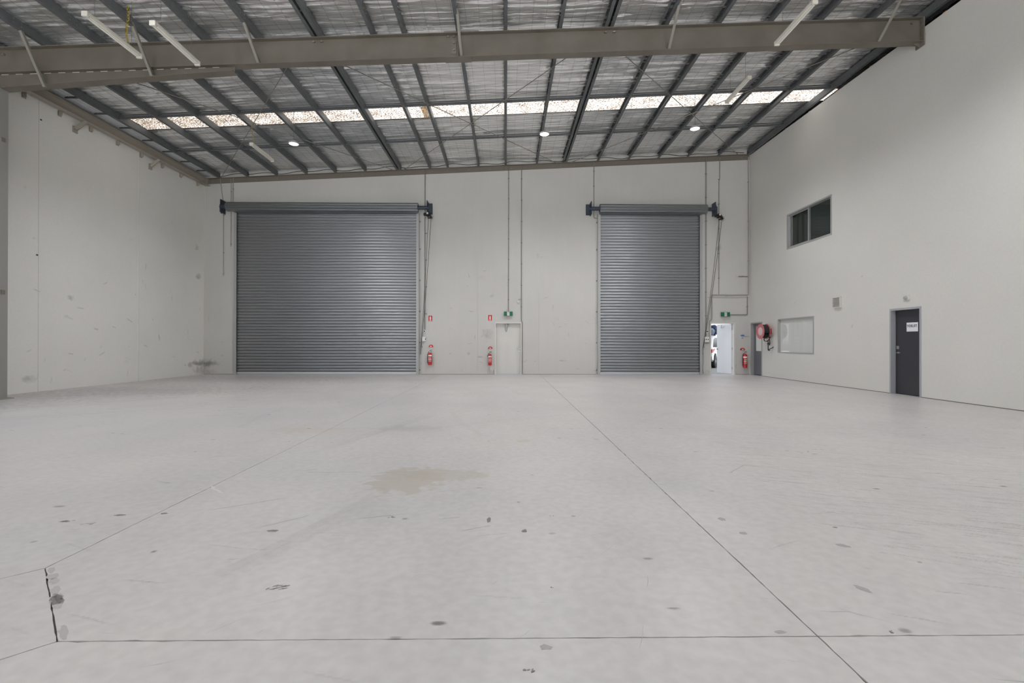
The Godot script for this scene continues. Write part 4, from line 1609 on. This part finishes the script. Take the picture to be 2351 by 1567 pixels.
func build_services() -> void:
	uv_plane = 0
	conduit("conduit", "thin grey conduit hanging left of the wide roller door bracket", [[-11.42, 7.85], [-11.3, 6.9], [-11.28, 6.45], [-11.28, 3.92]], 0.013, M.pipe, [[-11.28, 6.35], [-11.28, 4.85], [-11.28, 4.0]])
	conduit("conduit", "grey conduit ending partway down beside the left guide rail", [[-10.98, 7.8], [-10.98, 5.1]], 0.012, M.pipe, [[-10.98, 7.3], [-10.98, 5.2]])
	conduit("conduit", "grey conduit dropping behind the left end of the wide door roll", [[-10.9, 7.85], [-10.9, 6.7]], 0.013, M.pipe, [[-10.9, 7.4]])
	conduit("conduit", "long grey conduit running down to the isolator right of the wide roller door", [[-3.25, 8.2], [-3.25, 1.78]], 0.016, M.pipe_dark, steps(-3.2, 6.2, 1.9, 4))
	conduit("conduit", "long grey conduit dropping to the exit sign over the closed door", [[0.11, 8.38], [0.11, 2.5]], 0.013, M.pipe_dark, steps(0.11, 8.3, 2.6, 7))
	conduit("conduit", "long grey conduit running down along the closed door to the floor", [[0.63, 8.42], [0.63, 2.15], [0.665, 2.1], [0.665, 0.02]], 0.016, M.pipe_dark, steps(0.63, 8.3, 2.3, 7))
	conduit("conduit", "grey conduit dropping onto the left end of the narrow roller door", [[3.55, 8.55], [3.55, 6.3], [3.7, 6.3]], 0.013, M.pipe_dark, [[3.55, 8.2], [3.55, 7.6]])
	conduit("conduit", "long grey conduit from the roof to the box right of the narrow roller door", [[8.1, 8.75], [8.1, 1.55]], 0.018, M.pipe_dark, steps(8.1, 8.6, 1.9, 7))
	conduit("conduit", "grey conduit ending on the horizontal pipe above the open doorway", [[8.66, 8.78], [8.66, 7.9], [8.63, 7.85], [8.63, 3.25]], 0.013, M.pipe_dark, steps(8.63, 8.4, 3.4, 5))
	conduit("pipe", "grey pipe in the back right corner turning across above the open doorway", [[9.83, 8.8], [9.83, 3.22], [8.33, 3.22], [8.33, 2.2], [8.24, 2.2], [8.24, 1.28], [8.08, 1.28]], 0.02, M.pipe, [[9.83, 7.8], [9.83, 6.2], [9.83, 4.6], [9.0, 3.22], [8.6, 3.22]])
	conduit("pipe", "thin pipe just under the horizontal pipe above the open doorway", [[9.86, 3.12], [8.15, 3.12]], 0.007, M.pipe, [])
	conduit("conduit", "grey conduit from the corner pipe across to the right exit sign", [[9.79, 3.15], [9.79, 2.42], [9.03, 2.42]], 0.016, M.pipe_dark, [[9.79, 2.75], [9.5, 2.42], [9.3, 2.42]])
	conduit("pipe", "short pipe stub reaching left from the corner pipe, high above the doorway", [[9.43, 3.97], [9.8, 3.97]], 0.016, M.pipe_dark, [[9.6, 3.98]])
	conduit("conduit", "short conduit between the corner and the small blue tag", [[9.66, 1.54], [9.88, 1.54]], 0.007, M.pipe, [])
	# boxes by the doors
	var o := thing("isolator_switch", "round white isolator switch above the control box by the wide roller door", "switch", Vector3(-3.26, 1.73, -D))
	var st := mb()
	lathe(st, [Vector2(0, 0.06), Vector2(0.05, 0.06), Vector2(0.06, 0.045), Vector2(0.06, 0)], Transform3D(Basis(Vector3.RIGHT, PI / 2), Vector3(-3.26, 1.73, -D)), 20)
	obj("body", st, M.white, o)
	st = mb()
	lathe(st, [Vector2(0, 0.025), Vector2(0.02, 0.022), Vector2(0.024, 0)], Transform3D(Basis(Vector3.RIGHT, PI / 2), Vector3(-3.26, 1.73, -D + 0.06)), 12)
	obj("knob", st, M.black, o)
	o = thing("control_box", "white control box with a dark button by the wide roller door", "control box", Vector3(-3.27, 1.42, -D))
	st = mb()
	bx(-3.35, -3.19, 1.33, 1.51, D - 0.09, D, st, 0.012)
	tube(st, [Vector3(-3.26, 1.5, -D + 0.03), Vector3(-3.26, 1.68, -D + 0.03)], 0.012, 8)
	obj("body", st, M.white, o)
	st = mb()
	bx(-3.225, -3.2, 1.38, 1.45, D - 0.1, D - 0.088, st, 0.003)
	obj("button", st, M.black, o)
	o = thing("control_box", "white control box with two black buttons by the narrow roller door", "control box", Vector3(8.13, 1.42, -D))
	st = mb()
	bx(8.03, 8.22, 1.3, 1.52, D - 0.09, D, st, 0.012)
	obj("body", st, M.white, o)
	for x in [8.085, 8.17]:
		st = mb()
		lathe(st, [Vector2(0, 0.018), Vector2(0.018, 0.016), Vector2(0.02, 0)], Transform3D(Basis(Vector3.RIGHT, PI / 2), Vector3(x, 1.42, -D + 0.09)), 12)
		obj("button", st, M.black, o)
	o = thing("isolator_switch", "small dark isolator switch above the box by the narrow roller door", "switch", Vector3(8.14, 1.74, -D))
	st = mb()
	bx(8.1, 8.18, 1.66, 1.79, D - 0.06, D, st, 0.008)
	obj("body", st, M.white, o)
	st = mb()
	lathe(st, [Vector2(0, 0.03), Vector2(0.024, 0.026), Vector2(0.026, 0)], Transform3D(Basis(Vector3.RIGHT, PI / 2), Vector3(8.14, 1.74, -D + 0.06)), 12)
	obj("knob", st, M.black, o)
	o = thing("cable", "slack grey cable hanging from the hoist chain keeper by the narrow roller door", "cable", Vector3(7.98, 0.4, -D))
	st = mb()
	tube(st, bend([Vector3(7.99, 0.9, -D + 0.03), Vector3(8.0, 0.45, -D + 0.02), Vector3(7.96, 0.28, -D + 0.03), Vector3(8.0, 0.05, -D + 0.02)], 0.08), 0.011, 6)
	obj("run", st, M.pipe, o)
	o = thing("wall_sensor", "small white sensor on the back wall beside the conduit above the closed door", "sensor", Vector3(0.5, 2.94, -D))
	st = mb()
	obox(st, Transform3D(Basis(Vector3.RIGHT, 0.5), Vector3(0.5, 2.92, -D + 0.05)), Vector3(0.07, 0.12, 0.06), 0.012)
	obj("head", st, M.white, o)
	st = mb()
	tube(st, bend([Vector3(0.5, 2.98, -D + 0.03), Vector3(0.53, 3.03, -D + 0.03), Vector3(0.62, 3.03, -D + 0.02)], 0.03), 0.012, 6)
	obj("arm", st, M.pipe, o)
	# vent and lamp on the right wall
	o = thing("vent_grille", "square pale louvred vent box on the right wall above the low window", "vent", rp(13.78, 2.48, 0))
	st = mb()
	rbox(st, 13.62, 13.95, 2.32, 2.345, 0, 0.07)
	rbox(st, 13.62, 13.95, 2.615, 2.64, 0, 0.07)
	rbox(st, 13.62, 13.645, 2.345, 2.615, 0, 0.07)
	rbox(st, 13.925, 13.95, 2.345, 2.615, 0, 0.07)
	rbox(st, 13.645, 13.925, 2.345, 2.615, 0, 0.02)
	obj("box", st, M.door_pale, o)
	for k in 7:
		st = mb()
		var y := 2.365 + k * 0.038
		var p := []
		for c in 8:
			p.append(rp(13.925 if c & 1 else 13.645, y + (0.02 if c & 4 else 0.0) + (0.006 if c & 2 else 0.0), 0.02 if c & 4 else 0.065))
		hexa(st, p)
		obj("slat", st, M.door_pale, o)
	o = thing("emergency_light", "small pale emergency light on the right wall above the toilet door", "light fitting", rp(11.36, 2.39, 0))
	st = mb()
	rbox(st, 11.27, 11.45, 2.33, 2.45, 0, 0.025)
	obj("base", st, M.door_pale, o)
	st = mb()
	lathe(st, [Vector2(0, 0.05), Vector2(0.03, 0.045), Vector2(0.05, 0.0)], Transform3D(wall_turn() * Basis(Vector3.RIGHT, PI / 2), rp(11.36, 2.385, 0.025)), 14)
	obj("lens", st, M.frame, o)
	o = thing("blue_tag", "small blue tag on the back wall above the right extinguisher", "tag", Vector3(9.6, 1.58, -D))
	st = mb()
	bx(9.53, 9.67, 1.55, 1.61, D - 0.02, D, st, 0.004)
	obj("plate", st, M.blue, o)
	st = mb()
	bx(9.56, 9.64, 1.47, 1.49, D - 0.004, D, st)
	obj("strip", st, M.sign_red, o)


# ------------------------------------------------------------------ safety equipment
func extinguisher(label: String, x: float, y0: float, y1: float, r: float, side: float) -> void:
	var o := thing("fire_extinguisher", label, "extinguisher", Vector3(x, y0, -(D - r - 0.05)), "red fire extinguishers on the back wall")
	var t := at(x, y0, D - r - 0.05)
	var h := (y1 - y0) * 0.8
	var st := mb()
	lathe(st, [Vector2(0, 0), Vector2(r * 0.85, 0), Vector2(r, 0.015), Vector2(r, h - r * 0.9), Vector2(r * 0.93, h - r * 0.5), Vector2(r * 0.65, h - r * 0.12), Vector2(r * 0.3, h), Vector2(0, h)], t, 24)
	obj("cylinder", st, M.red, o)
	st = mb()
	lathe(st, [Vector2(r + 0.0015, h * 0.70), Vector2(r + 0.0015, h * 0.82)], t, 24)
	obj("white_band", st, M.label, o)
	st = mb()
	for q in [[0.28, 0.34], [0.40, 0.43], [0.46, 0.49], [0.53, 0.62]]:
		var seg := 7
		for k in seg:
			var a0 := PI * 0.2 + PI * 0.6 * k / seg
			var a1 := PI * 0.2 + PI * 0.6 * (k + 1) / seg
			if q[1] - q[0] > 0.05 and k % 2 == 0:
				continue
			var p := []
			for c in [[a0, q[0]], [a1, q[0]], [a1, q[1]], [a0, q[1]]]:
				p.append(t * Vector3(cos(c[0]) * (r + 0.0015), c[1] * h, sin(c[0]) * (r + 0.0015)))
			quad(st, p[0], p[1], p[2], p[3], Vector3.BACK)
	obj("instruction_print", st, M.label, o)
	st = mb()
	lathe(st, [Vector2(0, 0.06), Vector2(0.014, 0.06), Vector2(0.02, 0.03), Vector2(0.02, -0.01)], at(x, y0 + h, D - r - 0.05), 12)
	obj("valve", st, M.chrome, o)
	st = mb()
	obox(st, Transform3D(Basis(Vector3(0, 0, 1), 0.35), Vector3(x + 0.03, y0 + h + 0.088, -(D - r - 0.05))), Vector3(0.11, 0.012, 0.02), 0.003)
	obox(st, Transform3D(Basis(Vector3(0, 0, 1), -0.1), Vector3(x + 0.035, y0 + h + 0.058, -(D - r - 0.05))), Vector3(0.1, 0.012, 0.02), 0.003)
	obj("lever", st, M.black, o)
	st = mb()
	var z := -(D - r - 0.05)
	var long := 0.12 if side < 0.9 and side > -0.9 else h * 0.86
	tube(st, bend([Vector3(x, y0 + h + 0.03, z), Vector3(x + signf(side) * (r * 0.9), y0 + h + 0.03, z + 0.02), Vector3(x + signf(side) * (r + 0.022), y0 + h - 0.08, z + 0.02), Vector3(x + signf(side) * (r + 0.018), y0 + h - long, z + 0.02)], 0.06, 5), 0.011, 8)
	obj("hose", st, M.rubber, o)
	st = mb()
	bx(x - 0.03, x + 0.03, y0 + h * 0.5, y0 + h * 0.95, D - 0.055, D, st)
	obj("wall_bracket", st, M.black, o)


func running_figure(st: SurfaceTool, x: float, y: float, z: float, s: float) -> void:
	lathe(st, [Vector2(0, 0.002), Vector2(0.011 * s, 0.002), Vector2(0.011 * s, 0)], Transform3D(Basis(Vector3.RIGHT, PI / 2), Vector3(x + 0.012 * s, y + 0.052 * s, z)), 12)
	for q in [[0.006, 0.035, -0.01, -0.005, 0.022], [-0.01, -0.005, 0.018, -0.022, 0.013], [0.018, -0.022, 0.012, -0.055, 0.011], [-0.012, -0.005, -0.024, -0.03, 0.012], [-0.024, -0.03, -0.045, -0.034, 0.01], [0.006, 0.03, 0.03, 0.014, 0.009], [0.03, 0.014, 0.042, 0.026, 0.008], [0.0, 0.032, -0.022, 0.026, 0.009], [-0.022, 0.026, -0.03, 0.006, 0.008]]:
		bar(st, Vector3(x + q[0] * s, y + q[1] * s, z + 0.001), Vector3(x + q[2] * s, y + q[3] * s, z + 0.001), q[4] * s, 0.002)


func exit_sign(label: String, x: float, y: float) -> void:
	var o := thing("exit_sign", label, "exit sign", Vector3(x, y, -D), "green running figure exit signs")
	var st := mb()
	bx(x - 0.175, x + 0.175, y - 0.085, y + 0.085, D - 0.13, D - 0.07, st, 0.004)
	bx(x - 0.06, x + 0.06, y - 0.04, y + 0.04, D - 0.07, D, st)
	obj("housing", st, M.green, o)
	st = mb()
	bx(x - 0.05, x + 0.05, y - 0.078, y + 0.078, D - 0.133, D - 0.129, st)
	obj("pictogram_panel", st, M.white, o)
	st = mb()
	running_figure(st, x, y, -D + 0.1335, 1.15)
	obj("running_figure", st, M.green, o)


func build_safety() -> void:
	uv_plane = 0
	extinguisher("red fire extinguisher with a long hose beside the wide roller door", -3.02, 0.38, 1.0, 0.078, -1.0)
	extinguisher("slimmer red fire extinguisher with a short hose beside the closed door", -0.63, 0.37, 0.94, 0.07, -0.5)
	extinguisher("red fire extinguisher with a white label between open doorway and corner", 9.64, 0.28, 0.98, 0.085, -1.0)
	for q in [[-3.0, 1.1, "small domed red marker above the extinguisher by the wide roller door"], [-0.62, 1.03, "small domed red marker above the extinguisher by the closed door"], [9.59, 0.99, "small domed red marker above the extinguisher by the open doorway"]]:
		var o := thing("extinguisher_marker", q[2], "sign", Vector3(q[0], q[1], -D), "domed red extinguisher markers")
		var st := mb()
		var half := [Vector2(0.09, 0.0)]
		for k in 13:
			half.append(Vector2(0.09 * cos(PI * k / 12.0), 0.09 * sin(PI * k / 12.0)))
		half.remove_at(0)
		prism(st, PackedVector2Array(half), Transform3D(Basis(), Vector3(q[0], q[1], -D)), 0.05)
		obj("dome", st, M.sign_red, o)
		st = mb()
		prism(st, poly([-0.045, 0.012, 0.045, 0.012, 0.03, 0.042, 0, 0.055, -0.03, 0.042]), Transform3D(Basis(), Vector3(q[0], q[1], -D + 0.05)), 0.002)
		bx(q[0] - 0.055, q[0] + 0.055, q[1] - 0.075, q[1] - 0.004, D - 0.004, D, st)
		obj("white_print", st, M.label, o)
	for q in [[-3.03, 2.24, "red and white extinguisher sign above the marker by the wide roller door"], [-0.63, 2.27, "red and white extinguisher sign left of the exit sign above the closed door"]]:
		var o := thing("extinguisher_sign", q[2], "sign", Vector3(q[0], q[1], -D), "red extinguisher location signs")
		var st := mb()
		bx(q[0] - 0.075, q[0] + 0.075, q[1] - 0.115, q[1] + 0.115, D - 0.006, D, st)
		obj("plate", st, M.sign_red, o)
		st = mb()
		prism(st, poly([-0.03, -0.06, 0.03, -0.06, 0.03, 0.05, 0.018, 0.075, 0.006, 0.082, 0.006, 0.095, -0.006, 0.095, -0.006, 0.082, -0.018, 0.075, -0.03, 0.05]), Transform3D(Basis(), Vector3(q[0], q[1], -D + 0.006)), 0.002)
		bx(q[0] - 0.05, q[0] + 0.05, q[1] - 0.1, q[1] - 0.08, D - 0.008, D - 0.0055, st)
		obj("symbol", st, M.label, o)
	exit_sign("green exit sign with a running figure above the closed pale door", 0.1, 2.435)
	exit_sign("green exit sign with a running figure above the open doorway", 8.86, 2.43)
	# hose reel: the drum's axle stands out of the right wall
	var d := 17.42
	var y := 1.71
	var o := thing("hose_reel", "red fire hose reel wound with black hose by the half glazed door", "hose reel", rp(d, y, 0.2))
	var out := wall_turn()
	var turn := Transform3D(out * Basis(Vector3.RIGHT, PI / 2), rp(d, y, 0.0))
	var st := mb()
	lathe(st, [Vector2(0.06, 0.395), Vector2(0.1, 0.40), Vector2(0.15, 0.38), Vector2(0.265, 0.385), Vector2(0.28, 0.395), Vector2(0.285, 0.38), Vector2(0.275, 0.37), Vector2(0.13, 0.365)], turn, 36)
	obj("front_disc", st, M.reel_red, o)
	st = mb()
	lathe(st, [Vector2(0.0, 0.41), Vector2(0.06, 0.408), Vector2(0.13, 0.396), Vector2(0.155, 0.386), Vector2(0.16, 0.375)], turn, 28)
	obj("label_disc", st, M.reel_pale, o)
	st = mb()
	lathe(st, [Vector2(0.13, 0.15), Vector2(0.275, 0.145), Vector2(0.285, 0.155), Vector2(0.28, 0.165), Vector2(0.13, 0.17)], turn, 36)
	obj("rear_disc", st, M.reel_red, o)
	st = mb()
	for layer in 2:
		for k in 6:
			var h := 0.185 + 0.033 * k
			var ring := []
			for j in 29:
				var a := TAU * j / 28.0
				ring.append(turn * Vector3(cos(a) * (0.2 + 0.034 * layer), h, sin(a) * (0.2 + 0.034 * layer)))
			tube(st, ring, 0.0185, 8, false)
	obj("hose_coil", st, M.rubber, o)
	st = mb()
	tube(st, [turn * Vector3(0, 0, 0), turn * Vector3(0, 0.4, 0)], 0.035, 12)
	rbox(st, d - 0.06, d + 0.06, y - 0.1, y + 0.1, 0, 0.02)
	obj("wall_arm", st, M.sign_red, o)
	st = mb()
	tube(st, bend([rp(d - 0.12, y - 0.22, 0.3), rp(d - 0.08, y - 0.36, 0.3), rp(d - 0.2, y - 0.38, 0.22), rp(d - 0.26, y - 0.2, 0.14)], 0.08, 5), 0.017, 8)
	tube(st, bend([rp(d - 0.24, y - 0.1, 0.2), rp(d - 0.26, y - 0.4, 0.17), rp(d - 0.24, y - 0.52, 0.17)], 0.05), 0.017, 8)
	obj("loose_hose", st, M.rubber, o)
	st = mb()
	tube(st, bend([rp(d - 0.2, y - 0.36, 0.2), rp(d - 0.2, y - 0.7, 0.2), rp(d - 0.3, y - 0.7, 0.2)], 0.03), 0.018, 8)
	bar(st, rp(d - 0.3, y - 0.44, 0.18), rp(d - 0.16, y - 0.44, 0.18), 0.025, 0.025)
	lathe(st, [Vector2(0, 0.03), Vector2(0.03, 0.03), Vector2(0.03, -0.03), Vector2(0, -0.03)], Transform3D(Basis(), rp(d - 0.2, y - 0.46, 0.2)), 12)
	obj("stop_valve", st, M.black, o)
	st = mb()
	tube(st, bend([rp(d - 0.2, y - 0.68, 0.19), rp(d - 0.2, y - 0.6, 0.03), rp(d - 0.2, y - 0.58, 0.0)], 0.03), 0.014, 8)
	obj("feed_pipe", st, M.black, o)


# ------------------------------------------------------------------ seen through the open doorway
func build_outside() -> void:
	uv_plane = 0
	var st := mb()
	bx(-60, 60, -0.4, -0.03, 19.14, 80, st)
	tag(obj("ground", st, M.ground), "sunlit pale paving outside the open doorway", "ground", "", "structure")
	st = mb()
	bx(-60, 60, -0.4, -0.03, REAR - 0.3, -60, st)
	tag(obj("ground", st, M.ground), "pale yard paving behind the camera", "ground", "", "structure")
	# car parked outside, seen by its rear corner
	var o := Node3D.new()
	o.name = numbered("car")
	o.position = Vector3(9.8, -0.03, -24.4)
	o.rotation.y = -0.62
	add_child(o)
	tag(o, "white car with red tail light parked outside the open doorway", "car")
	var t := Transform3D(Basis(Vector3(0, 0, -1), Vector3.UP, Vector3(1, 0, 0)), Vector3(-0.9, 0, 0))     # profile x runs forward, extruded across
	var b := mb()
	prism(b, poly([0.0, 0.62, 0.05, 0.45, 0.42, 0.40, 0.45, 0.62, 0.62, 0.76, 0.92, 0.76, 1.1, 0.62, 1.13, 0.28, 3.3, 0.28, 3.33, 0.6, 3.5, 0.74, 3.8, 0.74, 3.97, 0.6, 4.0, 0.35, 4.5, 0.4, 4.58, 0.62, 4.5, 0.85, 3.4, 1.02, 0.1, 1.05, 0.02, 0.95]), t, 1.8)
	prism(b, poly([0.1, 1.05, 0.5, 1.6, 1.0, 1.68, 2.1, 1.66, 2.6, 1.55, 3.4, 1.02]), t.translated(Vector3(0.08, 0, 0)), 1.64)
	show_mesh("body", b.commit(), M.car, o)
	b = mb()
	for s in [-0.826, 0.822]:
		prism(b, poly([0.62, 1.09, 0.78, 1.5, 1.1, 1.58, 2.1, 1.57, 2.5, 1.47, 3.1, 1.06]), Transform3D(t.basis, Vector3(s, 0, 0)), 0.006)
	quad(b, Vector3(-0.7, 1.1, -0.132), Vector3(0.7, 1.1, -0.132), Vector3(0.68, 1.55, -0.46), Vector3(-0.68, 1.55, -0.46), Vector3(0, 0.5, 1))
	show_mesh("window", b.commit(), M.car_glass, o)
	for s in [-1.0, 1.0]:
		b = mb()
		prism(b, poly([-0.02, 0.8, 0.02, 0.98, 0.75, 1.0, 0.5, 0.9, 0.2, 0.82]), Transform3D(t.basis, Vector3(0.9 * s - (0.16 if s > 0 else 0.01), 0, 0)), 0.17)
		show_mesh("tail_light", b.commit(), M.tail, o)
	b = mb()
	prism(b, poly([-0.05, 0.62, -0.05, 0.42, 0.1, 0.34, 0.44, 0.36, 0.44, 0.62]), Transform3D(t.basis, Vector3(-0.88, 0, 0)), 1.76)
	show_mesh("rear_bumper", b.commit(), M.frame_dark, o)
	for q in [[0.77, -0.83], [0.77, 0.83], [3.65, -0.83], [3.65, 0.83]]:
		b = mb()
		lathe(b, [Vector2(0.12, -0.11), Vector2(0.22, -0.11), Vector2(0.32, -0.1), Vector2(0.345, -0.06), Vector2(0.345, 0.06), Vector2(0.32, 0.1), Vector2(0.22, 0.11), Vector2(0.12, 0.11)], Transform3D(Basis(Vector3(0, 0, 1), PI / 2), Vector3(q[1], 0.345, -q[0])), 24)
		var tyre := show_mesh("wheel", b.commit(), M.rubber, o)
		b = mb()
		lathe(b, [Vector2(0, -0.09), Vector2(0.06, -0.1), Vector2(0.2, -0.08), Vector2(0.22, -0.11), Vector2(0.22, 0.11), Vector2(0.2, 0.08), Vector2(0.06, 0.1), Vector2(0, 0.09)], Transform3D(Basis(Vector3(0, 0, 1), PI / 2), Vector3(q[1], 0.345, -q[0])), 18)
		show_mesh("rim", b.commit(), M.rail, tyre)
	b = mb()
	for x in [-0.62, 0.62]:
		bar(b, Vector3(x, 1.72, -0.5), Vector3(x, 1.72, -2.2), 0.04, 0.04)
		for z in [-0.7, -1.9]:
			bar(b, Vector3(x, 1.6, z), Vector3(x, 1.72, z), 0.04, 0.04)
	for z in [-0.7, -1.3, -1.9]:
		bar(b, Vector3(-0.65, 1.735, z), Vector3(0.65, 1.735, z), 0.05, 0.025)
	show_mesh("roof_rack", b.commit(), M.navy, o)
	var pack := thing("roof_bundle", "navy wrapped bundle tied on the roof of the white car", "bundle", o.transform * Vector3(0.6, 1.75, -1.75))
	b = mb()
	for k in 2:
		soft_bundle(b, o.transform * Transform3D(Basis(Vector3(0, 0, 1), 0.3), Vector3(0.6, 1.9 + 0.2 * k, -1.8)), Vector3(0.19, 0.17, 0.3), 5 + k)
	obj("wrap", b, M.navy, pack)
	pack = thing("roof_bundle", "pale grey soft bundle beside the navy one on the car roof", "bundle", o.transform * Vector3(0.42, 1.75, -1.4))
	b = mb()
	soft_bundle(b, o.transform * Transform3D(Basis(), Vector3(0.45, 1.92, -1.3)), Vector3(0.3, 0.18, 0.22), 9)
	obj("wrap", b, M.grey_cloth, pack)
